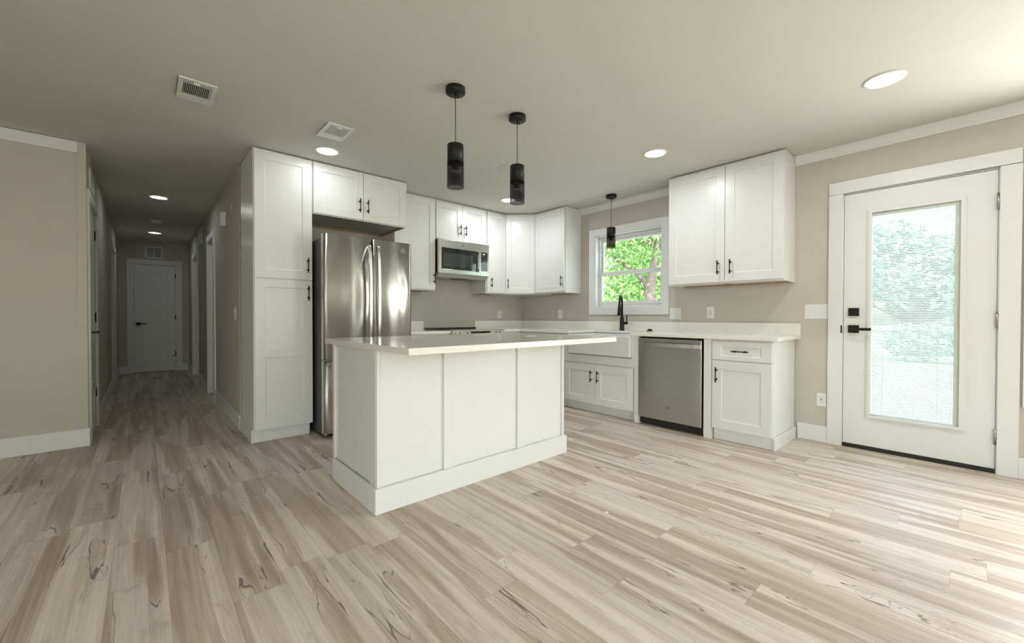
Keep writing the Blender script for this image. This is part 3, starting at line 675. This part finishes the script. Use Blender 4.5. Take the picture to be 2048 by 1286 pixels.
box(-.6452, -.6449, -2.737, -2.731, .112, .116).build('serial_mark', SLOT, dd)

# ------------------------------------------------------------------ fridge
t = thing('refrigerator', (-2.772, -.45, 0), 'stainless French-door refrigerator with charcoal sides', 'refrigerator')
FX0, FX1, FM = -3.192, -2.351, -2.753
tag(box(FX0 + .004, FX1 - .004, -.815, -.060, .030, 1.775).build('body', FSIDE, t, .004), 'charcoal body')
def fdoor(x0, x1, z0, z1, name, m=STEELF, bow=.007):
    mb = MB(); n = 20; yf = -.886; pr = []
    for k in range(n + 1):
        f_ = k / n; x = x0 + (x1 - x0) * f_; c_ = min(f_, 1 - f_) * (x1 - x0)
        edge = .010 * (1 - math.sqrt(max(0, 1 - (1 - min(c_ / .010, 1)) ** 2)))
        pr.append((x, yf - bow * (1 - (2 * f_ - 1) ** 2) + edge))
    V = [(x, y, z0) for x, y in pr] + [(x, y, z1) for x, y in pr]
    mb.add(V, [(k, k + 1, n + 2 + k, n + 1 + k) for k in range(n)], True)
    b = -.822
    poly0 = [(x, y, z0) for x, y in pr] + [(x1, b, z0), (x0, b, z0)]; poly1 = [(x, y, z1) for x, y in pr] + [(x1, b, z1), (x0, b, z1)]
    mb.add(poly0, [tuple(range(len(poly0)))[::-1]]); mb.add(poly1, [tuple(range(len(poly1)))])
    mb.add([(x0, pr[0][1], z0), (x0, b, z0), (x0, b, z1), (x0, pr[0][1], z1)], [(3, 2, 1, 0)])
    mb.add([(x1, pr[-1][1], z0), (x1, b, z0), (x1, b, z1), (x1, pr[-1][1], z1)], [(0, 1, 2, 3)])
    mb.add([(x0, b, z0), (x1, b, z0), (x1, b, z1), (x0, b, z1)], [(3, 2, 1, 0)])
    return mb.build(name, m, t)
dl_ = fdoor(FX0, FM - .003, .700, 1.804, 'door'); dr_ = fdoor(FM + .003, FX1, .700, 1.804, 'door'); dz = fdoor(FX0, FX1, .045, .684, 'freezer_drawer')
def vbar(x, parent, s):
    z0, z1 = .80, 1.735; mb = MB(); n = 16; P_ = []
    for k in range(n + 1):
        f_ = k / n; P_.append((z0 + (z1 - z0) * f_, -.930 - .030 * math.sin(PI * f_) ** .6))
    w = .012
    for (za, ya), (zb, yb) in zip(P_[:-1], P_[1:]):
        mb.add([(x - w, ya, za), (x + w, ya, za), (x + w, yb, zb), (x - w, yb, zb), (x - w, ya + .014, za), (x + w, ya + .014, za), (x + w, yb + .014, zb), (x - w, yb + .014, zb)],
               [(0, 1, 2, 3), (5, 4, 7, 6), (1, 5, 6, 2), (4, 0, 3, 7)])
    for z in (z0, z1 - .03): mb.box(x - w, x + w, -.932, -.8865, z, z + .03)
    mb.build('handle', STEEL, parent)
vbar(-2.795, dl_, -1); vbar(-2.714, dr_, 1)
mb = MB(); n = 12
for k in range(n):
    f0, f1 = k / n, (k + 1) / n; xa, xb = -3.15 + .757 * f0, -3.15 + .757 * f1; ya, yb = -.925 - .03 * math.sin(PI * f0) ** .6, -.925 - .03 * math.sin(PI * f1) ** .6
    mb.add([(xa, ya, .622), (xb, yb, .622), (xb, yb, .646), (xa, ya, .646), (xa, ya + .014, .622), (xb, yb + .014, .622), (xb, yb + .014, .646), (xa, ya + .014, .646)], [(0, 1, 2, 3), (7, 6, 5, 4), (3, 2, 6, 7), (4, 5, 1, 0)])
mb.box(-3.15, -3.12, -.927, -.8865, .622, .646); mb.box(-2.423, -2.393, -.927, -.8865, .622, .646); mb.build('handle', STEEL, dz)
box(FX0 + .002, FX0 + .012, -.905, -.83, .686, .698).box(FX0 + .012, FX1 - .002, -.90, -.83, .6862, .6978).build('door_hinge', NICK, t)
for xa_ in (FX0 + .01, FX1 - .10): tag(box(xa_, xa_ + .09, -.87, -.76, 1.776, 1.800).build('hinge_cover', FSIDE, t, .003), 'grey hinge cover')
tag(box(FX0 + .02, FX1 - .02, -.80, -.10, .012, .0295).build('base_grille', BLKPL, t), 'black base grille')
for x in (FX0 + .04, FX1 - .04):
    for y in (-.80, -.14): MB().cyl((x, y, .0003), (x, y, .031), .016, n=14).build('foot', NICK, t)
monogram(dr_, (-2.452, -.8965, 1.722), (0, -1), .022, BADGE)

# ------------------------------------------------------------------ microwave
t = thing('microwave', (-1.345, -.20, 1.56), 'over-the-range microwave with stainless frame and black glass door', 'microwave')
MX0, MX1, MZ0, MZ1 = -1.728, -.966, 1.606, 2.014
tag(box(MX0, MX1, -.360, -.006, MZ0 - .002, MZ1).build('body', BLKPL, t), 'black body')
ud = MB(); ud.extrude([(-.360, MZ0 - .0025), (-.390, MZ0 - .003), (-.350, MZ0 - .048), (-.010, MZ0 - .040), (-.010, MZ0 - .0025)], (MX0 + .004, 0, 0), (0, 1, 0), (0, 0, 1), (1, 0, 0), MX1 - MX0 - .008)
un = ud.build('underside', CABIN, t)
for xa_ in (MX0 + .05, MX1 - .24): box(xa_, xa_ + .19, -.33, -.20, MZ0 - .0505, MZ0 - .043).build('grease_filter', NICK, un)
gr = box(MX0 + .28, MX1 - .28, -.33, -.18, MZ0 - .0505, MZ0 - .043).build('lamp_cover', BLKPL, un)
DXS = -1.112            # door / control split
fr = MB(); y0, y1 = -.398, -.361
fr.box(MX0, MX0 + .038, y0, y1, MZ0, MZ1); fr.box(DXS - .040, DXS - .001, y0, y1, MZ0, MZ1)
fr.box(MX0 + .038, DXS - .040, y0, y1, MZ1 - .100, MZ1); fr.box(MX0 + .038, DXS - .040, y0, y1, MZ0, MZ0 + .050)
dd = fr.build('door', STEEL, t, .0015)
g_ = box(MX0 + .038, DXS - .040, -.3975, -.362, MZ0 + .050, MZ1 - .100).build('door_glass', BLKGL, dd)
box(MX0 + .066, DXS - .110, -.3979, -.3976, MZ0 + .085, MZ1 - .160).build('window_mesh', MESHGL, g_)
hb = MB().box(DXS - .040, DXS - .012, -.432, -.420, MZ0 + .045, MZ1 - .098)
hb.box(DXS - .038, DXS - .014, -.421, -.3985, MZ0 + .055, MZ0 + .085).box(DXS - .038, DXS - .014, -.421, -.3985, MZ1 - .140, MZ1 - .110)
hb.build('handle', STEEL, dd, .002)
cp = MB(); cp.box(DXS + .001, MX1, y0, y1, MZ1 - .100, MZ1); cp.box(DXS + .001, MX1, y0, y1, MZ0, MZ0 + .062); cp.box(MX1 - .022, MX1, y0, y1, MZ0 + .062, MZ1 - .100)
cpo = cp.build('control_surround', STEEL, t, .0015)
kp = box(DXS + .001, MX1 - .022, -.3975, -.362, MZ0 + .062, MZ1 - .100).build('control_panel', BLKGL, t)
mb = MB(); mb.box(DXS + .045, DXS + .078, -.3983, -.3976, MZ1 - .130, MZ1 - .121)
tag(mb.build('clock_display', mat('display_digits', (.5, .6, .6), .5, emis=(.75, .9, .9), estr=.8), kp), 'lit clock display')
mb = MB()
for i in range(3):
    for j in range(4): mb.box(DXS + .018 + i * .032, DXS + .036 + i * .032, -.3981, -.3976, MZ0 + .078 + j * .018, MZ0 + .086 + j * .018)
mb.build('keypad', mat('keypad_print', (.16, .17, .17), .4), kp); mb = MB()
for i in range(3): mb.box(DXS + .014 + i * .035, DXS + .040 + i * .035, -.3981, -.3976, MZ0 + .168, MZ0 + .176); mb.box(DXS + .014 + i * .035, DXS + .040 + i * .035, -.3981, -.3976, MZ0 + .192, MZ0 + .199)
mb.build('function_buttons', mat('keypad_print'), kp)
monogram(dd, (-1.385, -.3984, 1.958), (0, -1), .017, BADGE)

# ------------------------------------------------------------------ range
t = thing('range', (-1.32, -.33, 0), 'slide-in range with black glass cooktop and light control panel', 'range')
RX_0, RX_1 = -1.711, -.925
tag(box(RX_0, RX_1, -.620, -.03, .030, .905).build('body', STEEL, t), 'stainless body')
tag(box(RX_0 + .002, RX_1 - .002, -.640, -.028, .9055, .920).build('cooktop', BLKGL, t, .002), 'black glass cooktop')
tag(box(RX_0 + .002, RX_1 - .002, -.062, -.028, .9202, .934).build('rear_trim', BLKPL, t, .002), 'black rear trim')
cp = MB().extrude([(-.641, .921), (-.668, .915), (-.672, .850), (-.621, .850), (-.621, .9051), (-.641, .9051)], (RX_0, 0, 0), (0, 1, 0), (0, 0, 1), (1, 0, 0), RX_1 - RX_0).build('control_panel', mat('pale_stainless', (.62, .64, .56), .22, metal=.8), t)
box(-1.46, -1.16, -.6738, -.6715, .868, .904).build('touch_display', BLKGL, cp)
for x in (-1.665, -1.61, -1.545, -1.49, -1.11, -1.05, -.99):
    k = MB().cyl((x, -.670, .884), (x, -.700, .884), .017, .015, n=20)
    if x in (-1.545, -1.11): continue
    k.build('knob', STEEL, cp)
od = box(RX_0 + .004, RX_1 - .004, -.660, -.621, .235, .845).build('oven_door', STEEL, t, .003)
box(RX_0 + .09, RX_1 - .09, -.6615, -.6595, .33, .70).build('oven_window', BLKGL, od)
MB().cyl((RX_0 + .06, -.700, .785), (RX_1 - .06, -.700, .785), .012).cyl((RX_0 + .09, -.66, .785), (RX_0 + .09, -.70, .785), .009).cyl((RX_1 - .09, -.66, .785), (RX_1 - .09, -.70, .785), .009).build('handle', STEEL, od)
box(RX_0 + .004, RX_1 - .004, -.655, -.621, .050, .225).build('storage_drawer', STEEL, t, .003)
box(RX_0 + .03, RX_1 - .03, -.58, -.06, .0005, .030).build('base', BLKPL, t)

# ------------------------------------------------------------------ pendants, ceiling lights, vents
def pendant(x, y, label, zt=2.150, zm=2.030, zb=1.884, r=.051):
    t = thing('pendant_light', (x, y, H), label, 'pendant light', 'black pendant lights')
    cn = MB().lathe((x, y, H - .001), [(.0001, -.034), (.0575, -.034), (.0605, -.031), (.0605, 0), (.0001, 0)], 40).build('canopy', BLACK, t)
    for k in range(3):
        a = 2 * PI * k / 3 + .4; px, py = x + .032 * math.cos(a), y + .032 * math.sin(a)
        MB().cyl((px, py, H - .0348), (px, py, H - .047), .0042, .0035, n=12).build('canopy_screw', BLACK, cn)
    MB().cyl((x, y, H - .0348), (x, y, H - .055), .007, .005, n=14).build('cord_grip', BLACK, cn)
    MB().cyl((x, y, zt - .002), (x, y, H - .036), .0024, n=8).build('cord', BLACK, t)
    MB().lathe((x, y, 0), [(.0001, zt), (r - .003, zt), (r, zt - .003), (r, zm), (r - .004, zm), (r - .004, zt - .004), (.0001, zt - .004)], 40).build('cap', BLACK, t)
    MB().lathe((x, y, 0), [(r + .0012, zm + .006), (r + .0012, zb), (r - .0018, zb), (r - .0018, zm - .001), (r + .0001, zm - .001)], 40).build('glass_shade', SMOKE, t)
    MB().lathe((x, y, 0), [(.0001, zt - .02), (.020, zt - .02), (.020, zm - .030), (.018, zm - .035), (.0001, zm - .035)], 24).build('lamp_socket', BLKPL, t)
    MB().lathe((x, y, 0), [(.012, zm - .034), (.013, zm - .045), (.027, zm - .070), (.030, zm - .085), (.026, zm - .102), (.014, zm - .113), (.0001, zm - .116)], 24).build('light_bulb', glass('clear_bulb_glass', (.80, .78, .74), .08), t)
pendant(-2.900, -2.482, 'black pendant with smoked glass over island, nearer the fridge')
pendant(-2.372, -2.478, 'black pendant with smoked glass over island, nearer the window')
pendant(-.272, -1.818, 'black pendant with smoked glass hanging in front of window', 2.122, 2.006, 1.886)

def downlight(x, y, label, e, r=.100, grp='recessed ceiling lights', c=(.93, .96, 1.0)):
    t = thing('ceiling_light', (x, y, H), label, 'ceiling light', grp)
    MB().lathe((x, y, H), [(r, -.0005), (r, -.004), (r - .004, -.007), (r - .018, -.007), (r - .021, -.004), (r - .021, -.0005)], 48).build('trim_ring', PLAST, t)
    MB().lathe((x, y, H), [(r - .0211, -.0045), (.0001, -.0045)], 48).build('diffuser', LED, t)
    l = bpy.data.lights.new('lamp', 'AREA'); l.shape = 'DISK'; l.size = 2 * (r - .024); l.energy = e; l.color = c
    o = bpy.data.objects.new('lamp', l); COL.objects.link(o); o.parent = t; o.location = (0, 0, -.0055)
LE = 5.4
downlight(-3.171, -.930, 'round recessed ceiling light in front of fridge cabinets', LE * .30)
downlight(-1.030, -.860, 'round recessed ceiling light near the corner cabinets', LE * 1.15)
downlight(-1.034, -2.795, 'round recessed ceiling light before the window', LE * 1.1)
downlight(-1.041, -4.283, 'large bright recessed ceiling light near the garden door', LE)
downlight(-4.213, 1.862, 'nearer of two recessed lights in the hallway ceiling', 1.0, grp='hallway lights')
downlight(-4.205, 4.655, 'farther of two recessed lights in the hallway ceiling', 1.0, grp='hallway lights')
for (x, y) in ((-3.17, -6.6), (-1.04, -6.6), (-6.0, -6.6), (-6.2, -4.0)): downlight(x, y, 'added unseen recessed ceiling light behind the camera', LE, grp='added ceiling lights behind the camera')  # added unseen lamps that raise the room light

t = thing('smoke_detector', (-4.208, 3.465, H), 'round white smoke detector between the hallway lights', 'smoke detector')
MB().lathe((-4.208, 3.465, H), [(.070, -.0005), (.070, -.010), (.064, -.014)], 36).build('base_plate', PLAST, t)
MB().lathe((-4.208, 3.465, H), [(.064, -.0142), (.060, -.034), (.045, -.040), (.0001, -.040)], 36).build('cover', PLAST, t)
t = tag(MB().lathe((-1.735, -1.645, H), [(.090, -.0005), (.090, -.003), (.086, -.005), (.0001, -.006)], 44).build('cover_plate', CEIL), 'round ceiling-coloured blank cover plate behind the pendant', 'cover plate')
def ceiling_vent(x0, x1, y0, y1, label, dark, n):
    t = thing('ceiling_vent', ((x0 + x1) / 2, (y0 + y1) / 2, H), label, 'vent')
    z0, z1 = H - .009, H - .0005; xa, xb, ya, yb = x0 + .024, x1 - .024, y0 + .024, y1 - .090; fr = MB()
    fr.box(x0, x1, y0, ya, z0, z1); fr.box(x0, x1, yb, y1, z0, z1); fr.box(x0, xa, ya, yb, z0, z1); fr.box(xb, x1, ya, yb, z0, z1)
    fr.build('frame', PLAST, t, .003)
    bk = box(xa, xb, ya, yb, H - .0012, H - .0006).build('backing', VENTD if dark else GREYPR, t)
    if dark: bk['label'] = 'dark sheet for the shade inside the duct'  # near-black sheet paints the duct's shade behind the slats
    sl = MB(); ys = ya + .040
    for k in range(n + 1):
        x = xa + (xb - xa) * k / n
        x = min(max(x, xa + .0015), xb - .0045)
        sl.box(x - .0013, x + .0013, ys, yb, z0 + .001, z1 - .0008)
    sl.build('slats', PLAST, t)
    db = box(xa, xb, ya, ys, z0 + .002, z1 - .0008).build('damper_bar', GREYPR, t)
    box((x0 + x1) / 2 - .022, (x0 + x1) / 2 + .012, ya + .004, ya + .016, z0 - .007, z0 + .0019).build('damper_lever', PLAST, db)
ceiling_vent(-4.196, -4.006, -1.510, -1.198, 'white ceiling vent with dark louvre slots, nearest the hallway', True, 16)
ceiling_vent(-3.343, -3.154, -1.500, -1.212, 'white ceiling vent with closed pale louvres, near the pantry light', False, 22)

def wall_grille(name, axis, face, s, a0, a1, z0, z1, label, cols=2, n=14):
    def mp(mb):
        if axis == 'y': mb.v = [(v[1], v[0], v[2]) for v in mb.v]; mb.f = [f[::-1] for f in mb.f]
        return mb
    t = thing(name, (face, (a0 + a1) / 2, (z0 + z1) / 2) if axis == 'x' else ((a0 + a1) / 2, face, (z0 + z1) / 2), label, 'vent')
    f0, f1 = face + s * .0006, face + s * .012; b = .022; fr = MB()
    fr.box(f0, f1, a0, a0 + b, z0, z1); fr.box(f0, f1, a1 - b, a1, z0, z1); fr.box(f0, f1, a0 + b, a1 - b, z0, z0 + b); fr.box(f0, f1, a0 + b, a1 - b, z1 - b, z1)
    for k in range(1, cols):
        m_ = a0 + (a1 - a0) * k / cols; fr.box(f0, f1, m_ - .007, m_ + .007, z0 + b, z1 - b)
    mp(fr).build('frame', PLAST, t, .001)
    mp(box(f0, face + s * .0014, a0 + b, a1 - b, z0 + b, z1 - b)).build('backing', SLOT, t)
    sl = MB()
    for k in range(n):
        z = z0 + b + (z1 - z0 - 2 * b) * (k + .5) / n; sl.box(face + s * .002, face + s * .009, a0 + b, a1 - b, z - .0035, z + .0015)
    mp(sl).build('slats', PLAST, t)
wall_grille('wall_vent', 'y', HEY, -1, -4.325, -4.070, 2.200, 2.430, 'white two-panel return grille above the door at hall end')
wall_grille('wall_vent', 'x', HRX, -1, 3.25, 3.80, 2.20, 2.45, 'white return grille high on right hall wall between the openings')
wall_grille('wall_vent', 'x', HLX, 1, .52, .92, 2.20, 2.38, 'white return grille high on left hall wall above the closet door', cols=1)

# ------------------------------------------------------------------ switches and outlets
def plate(kind, wallax, face, s, a0, a1, z0, z1, n, label, thing_name, cat, grp=None):
    def mp(mb):
        if wallax == 'y': mb.v = [(v[1], v[0], v[2]) for v in mb.v]; mb.f = [f[::-1] for f in mb.f]
        return mb
    org = (face, (a0 + a1) / 2, (z0 + z1) / 2) if wallax == 'x' else ((a0 + a1) / 2, face, (z0 + z1) / 2)
    t = thing(thing_name, org, label, cat, grp)
    mp(box(face + s * .0006, face + s * .006, a0, a1, z0, z1)).build('cover_plate', PLAST, t, .002)
    zc = (z0 + z1) / 2
    for k in range(n):
        c = a0 + (a1 - a0) * (k + .5) / n if n > 1 else (a0 + a1) / 2
        if n > 1: c = (a0 + a1) / 2 + (k - (n - 1) / 2) * .046
        if kind == 'switch':
            r = MB(); r.box(face + s * .0062, face + s * .0078, c - .0168, c + .0168, zc - .034, zc + .034); mp(r).build('rocker_frame', PLAST, t, .0006)
            r = MB(); f = face + s * .0079
            r.add([(f, c - .013, zc - .031), (f, c + .013, zc - .031), (f + s * .003, c + .013, zc + .031), (f + s * .003, c - .013, zc + .031), (face + s * .0063, c - .013, zc - .031), (face + s * .0063, c + .013, zc - .031), (face + s * .0063, c + .013, zc + .031), (face + s * .0063, c - .013, zc + .031)],
                  [(0, 1, 2, 3), (0, 4, 5, 1), (2, 6, 7, 3), (0, 3, 7, 4), (1, 5, 6, 2), (4, 7, 6, 5)])
            mp(r).build('rocker', PLAST, t)
            mp(box(face + s * .0062, face + s * .0085, c - .0135, c + .0135, zc - .0335, zc - .0315)).build('rocker_shade_strip', GREYPR, t)  # grey strip paints the shade line below the rocker
        else:
            r = MB(); r.box(face + s * .0062, face + s * .0078, c - .0168, c + .0168, zc - .034, zc + .034); rc = mp(r).build('receptacle', PLAST, t, .001)
            sl = MB()
            for dz in (-.018, .018):
                sl.box(face + s * .0076, face + s * .0080, c - .0075, c - .0055, zc + dz - .004, zc + dz + .006)
                sl.box(face + s * .0076, face + s * .0080, c + .0055, c + .0075, zc + dz - .003, zc + dz + .005)
                sl.box(face + s * .0076, face + s * .0080, c - .002, c + .002, zc + dz - .012, zc + dz - .008)
            if kind == 'gfci': sl.box(face + s * .0076, face + s * .0084, c - .007, c + .007, zc - .0045, zc - .001); sl.box(face + s * .0076, face + s * .0084, c - .007, c + .007, zc + .001, zc + .0045)
            mp(sl).build('slots', SLOT, rc)
plate('switch', 'x', 0, -1, -3.826, -3.657, 1.061, 1.189, 3, 'white triple rocker light switch beside the garden door', 'light_switch', 'light switch')
plate('switch', 'x', 0, -1, -2.536, -2.408, 1.049, 1.177, 2, 'white double rocker light switch at lower right of the window', 'light_switch', 'light switch')
plate('gfci', 'x', 0, -1, -2.887, -2.811, 1.064, 1.184, 1, 'white power outlet above worktop right of the double switch', 'power_outlet', 'outlet')
plate('gfci', 'x', 0, -1, -.833, -.756, 1.055, 1.175, 1, 'white power outlet on window wall between corner and window', 'power_outlet', 'outlet')
plate('gfci', 'y', 0, -1, -.490, -.411, 1.055, 1.162, 1, 'white power outlet on back wall between microwave and corner', 'power_outlet', 'outlet')
plate('gfci', 'x', 0, -1, -3.820, -3.750, .308, .424, 1, 'white power outlet low on wall beside the garden door casing', 'power_outlet', 'outlet')
plate('switch', 'x', HRX, -1, .18, .305, 1.045, 1.170, 2, 'white light switch on right hall wall beside the pantry', 'light_switch', 'light switch')
plate('outlet', 'x', HLX, 1, 2.55, 2.63, .34, .455, 1, 'white power outlet low on the left hall wall', 'power_outlet', 'outlet')

t = thing('door_chime', (HRX, .85, 2.15), 'white door chime box high on right hall wall', 'door chime')
box(HRX - .052, HRX - .0006, .80, .93, 2.065, 2.215).build('housing', PLAST, t, .008, 3)
box(HRX - .0535, HRX - .0522, .83, .90, 2.08, 2.20).build('grille', TRIM, t, .0005)
tag(MB().lathe((HRX - .0006, .50, 2.18), [(.085, 0), (.085, -.004), (.080, -.007), (.0001, -.007)], 36, 'x').build('cover_plate', WALL), 'round painted blank cover high on right hall wall near pantry', 'cover plate')

tag(MB().add([(-2.478, -3.322, .0008), (-2.462, -3.325, .0008), (-2.456, -3.309, .0014), (-2.466, -3.302, .0008), (-2.480, -3.308, .0016), (-2.468, -3.313, .0035)], [(0, 1, 5), (1, 2, 5), (2, 3, 5), (3, 4, 5), (4, 0, 5), (4, 3, 2, 1, 0)]).build('paper_scrap', PLAST), 'tiny white scrap of paper lying on the floor in front of the island', 'paper scrap')

# ------------------------------------------------------------------ outdoors
def leafmat(name, c1, c2, tr=.35):
    m = bpy.data.materials.new(name); m.use_nodes = True; nt = m.node_tree; nt.nodes.clear(); N = nt.nodes; L = nt.links
    o = N.new('ShaderNodeOutputMaterial'); d = N.new('ShaderNodeBsdfDiffuse'); t = N.new('ShaderNodeBsdfTranslucent'); mi = N.new('ShaderNodeMixShader'); mi.inputs[0].default_value = tr
    g = N.new('ShaderNodeNewGeometry'); r = N.new('ShaderNodeMix'); r.data_type = 'RGBA'; r.inputs['A'].default_value = (*c1, 1); r.inputs['B'].default_value = (*c2, 1)
    L.new(g.outputs['Random Per Island'], r.inputs['Factor'])
    L.new(r.outputs['Result'], d.inputs[0]); L.new(r.outputs['Result'], t.inputs[0]); L.new(d.outputs[0], mi.inputs[1]); L.new(t.outputs[0], mi.inputs[2]); L.new(mi.outputs[0], o.inputs[0])
    return m
LEAF = leafmat('fresh_green_leaves', (.09, .22, .06), (.46, .62, .30))
LEAFD = leafmat('blue_green_leaves', (.20, .28, .25), (.36, .46, .42), .3)
BARK = mat('grey_bark', (.20, .16, .14), .9, var=.3, vscale=12, bump=(20, .8))
GRASS = mat('lawn_grass', (.34, .42, .22), .9, var=.25, vscale=1.2, bump=(80, .8))
CONC = mat('pale_patio_concrete', (.66, .65, .62), .85, var=.04, vscale=3)
ROAD = mat('pale_road', (.42, .41, .40), .9, var=.05)
tag(box(.20, 80, -70, 80, -.30, -.17).build('lawn', GRASS), kind='structure')
tag(box(.16, 5.0, -9, -.6, -.165, -.03).build('patio', CONC), kind='structure')
tag(box(30, 36, -70, 80, -.169, -.150).build('road', ROAD), kind='structure')
def foliage(name, parent, blobs, n, size, m, seed):
    R_ = random.Random(seed); mb = MB(); tot = sum(b[3] * b[4] * b[5] for b in blobs)
    for (cx, cy, cz, rx, ry, rz) in blobs:
        k = int(n * rx * ry * rz / tot)
        for _ in range(k):
            while True:
                p = Vector((R_.uniform(-1, 1), R_.uniform(-1, 1), R_.uniform(-1, 1)))
                if .25 < p.length < 1: break
            c = Vector((cx + p.x * rx, cy + p.y * ry, cz + p.z * rz)); s_ = size * R_.uniform(.6, 1.25)
            nrm = Vector((R_.gauss(0, .6), R_.gauss(0, .6), R_.gauss(.5, .6))).normalized(); u = nrm.orthogonal().normalized(); u.rotate(Matrix.Rotation(R_.uniform(0, 6.28), 3, nrm)); v = nrm.cross(u)
            mb.add([c - u * s_, c - u * s_ * .2 + v * s_ * .42, c + u * s_, c - u * s_ * .2 - v * s_ * .42], [(0, 3, 2, 1)])
    return mb.build(name, m, parent, weld=False)
def branch(mb, p, d, L_, r, depth, R_):
    q = p + d * L_; mb.tube([p, p + d * L_ * .5 + Vector((R_.gauss(0, .03), R_.gauss(0, .03), 0)) * L_, q], [r, r * .82, r * .62], 10)
    if depth > 0:
        for k in range(3 if depth > 1 else 2):
            e = (d + Vector((R_.gauss(0, .55), R_.gauss(0, .55), R_.uniform(-.1, .3)))).normalized(); branch(mb, q, e, L_ * R_.uniform(.6, .8), r * .6, depth - 1, R_)
def tree(name, label, x, y, h, rc, n, size, m, seed, tr=.09, low=.35):
    t = thing(name, (x, y, -.17), label, 'tree', 'trees in the garden'); R_ = random.Random(seed)
    mb = MB(); p = Vector((x, y, -.2)); 
    mb.tube([p, p + Vector((0, 0, .3)), p + Vector((.03, .04, h * low * .6)), p + Vector((.05, .0, h * low))], [tr * 1.4, tr * 1.1, tr, tr * .9], 14)
    for k in range(5):
        a = 6.28 * k / 5 + R_.uniform(-.4, .4); branch(mb, p + Vector((.05, 0, h * low * R_.uniform(.75, 1))), Vector((math.cos(a) * .8, math.sin(a) * .8, R_.uniform(.5, 1.1))).normalized(), h * .22, tr * .55, 2, R_)
    mb.build('trunk', BARK, t, weld=False)
    bl = []
    for k in range(9):
        a = 6.28 * k / 9 + R_.uniform(-.3, .3); rr = rc * R_.uniform(.2, .75)
        bl.append((x + rr * math.cos(a), y + rr * math.sin(a), h * R_.uniform(low + .05, .9), rc * R_.uniform(.4, .6), rc * R_.uniform(.4, .6), h * R_.uniform(.14, .22)))
    foliage('foliage', t, bl, n, size, m, seed + 1)
def bush(name, label, x, y, rx, ry, h, n, size, m, seed, grp):
    t = thing(name, (x, y, -.17), label, 'shrub', grp); R_ = random.Random(seed); mb = MB()
    for k in range(6):
        a = 6.28 * k / 6; mb.tube([(x, y, -.19), (x + rx * .4 * math.cos(a), y + ry * .4 * math.sin(a), h * .5)], [.025, .012], 8)
    mb.build('stem', BARK, t, weld=False)
    bl = [(x + rx * R_.uniform(-.5, .5), y + ry * R_.uniform(-.5, .5), h * R_.uniform(.28, .62) - .1, rx * .6, ry * .6, h * .36) for _ in range(8)]
    foliage('foliage', t, bl, n, size, m, seed + 1)
t = thing('maple_tree', (4.6, .45, -.17), 'leafy green tree with forked grey trunk outside the sink window', 'tree', 'trees in the garden'); R_ = random.Random(3); mb = MB()
mb.tube([(4.62, .46, -.2), (4.6, .45, .2), (4.6, .45, 1.2), (4.6, .44, 1.80), (4.58, .36, 2.25), (4.60, .22, 2.9), (4.7, .2, 3.6)], [.17, .14, .12, .115, .085, .07, .05], 16)
mb.tube([(4.6, .45, 1.70), (4.58, .62, 1.98), (4.5, .86, 2.22), (4.4, 1.25, 2.5), (4.3, 1.6, 3.0)], [.085, .07, .055, .045, .03], 12)
for k in range(7):
    a = 6.28 * k / 7; branch(mb, Vector((4.6, .3, 2.5 + .1 * k)), Vector((math.cos(a) * .9, math.sin(a) * .9, .6)).normalized(), .8, .035, 2, R_)
mb.build('trunk', BARK, t, weld=False)
foliage('foliage', t, [(4.6, .3, 3.2, 1.7, 1.7, .9), (4.0, 1.4, 2.9, 1.0, 1.0, .75), (5.4, 1.6, 2.9, 1.2, 1.2, .9), (4.8, -.9, 3.0, 1.1, 1.1, .8), (5.2, .2, 3.8, 1.6, 1.6, .9), (4.1, .9, 2.35, .55, .7, .38)], 11000, .06, LEAF, 12)
bush('garden_shrub', 'bright green shrub low outside the sink window', 3.2, .85, .9, .9, 1.75, 7000, .055, LEAF, 21, 'shrubs outside the window')
tree('maple_tree', 'denser green tree standing behind the forked tree', 11.5, 3.9, 7.0, 3.4, 14000, .13, LEAF, 31, .12, .2)
tree('maple_tree', 'tall green tree farthest behind the others outside the window', 21, 9.5, 9.0, 4.6, 12000, .20, LEAF, 41, .14, .14)
R2 = random.Random(5)
for i in range(5):
    bush('hedge_shrub', 'low blue-green shrub at the edge of the lawn', 11.5 + R2.uniform(-.3, .3), -9.6 + i * 2.9, .95, 1.25, 1.1 + R2.uniform(-.1, .2), 1800, .09, LEAFD, 100 + i, 'shrubs along the lawn')
for i in range(5):
    tree('street_tree', 'blue-green tree in the row beyond the road', 42 + R2.uniform(-1, 1), -22 + i * 10.5, 8.5 + R2.uniform(-1, 2), 4.4, 5000, .34, LEAFD, 200 + i, .2, .12)
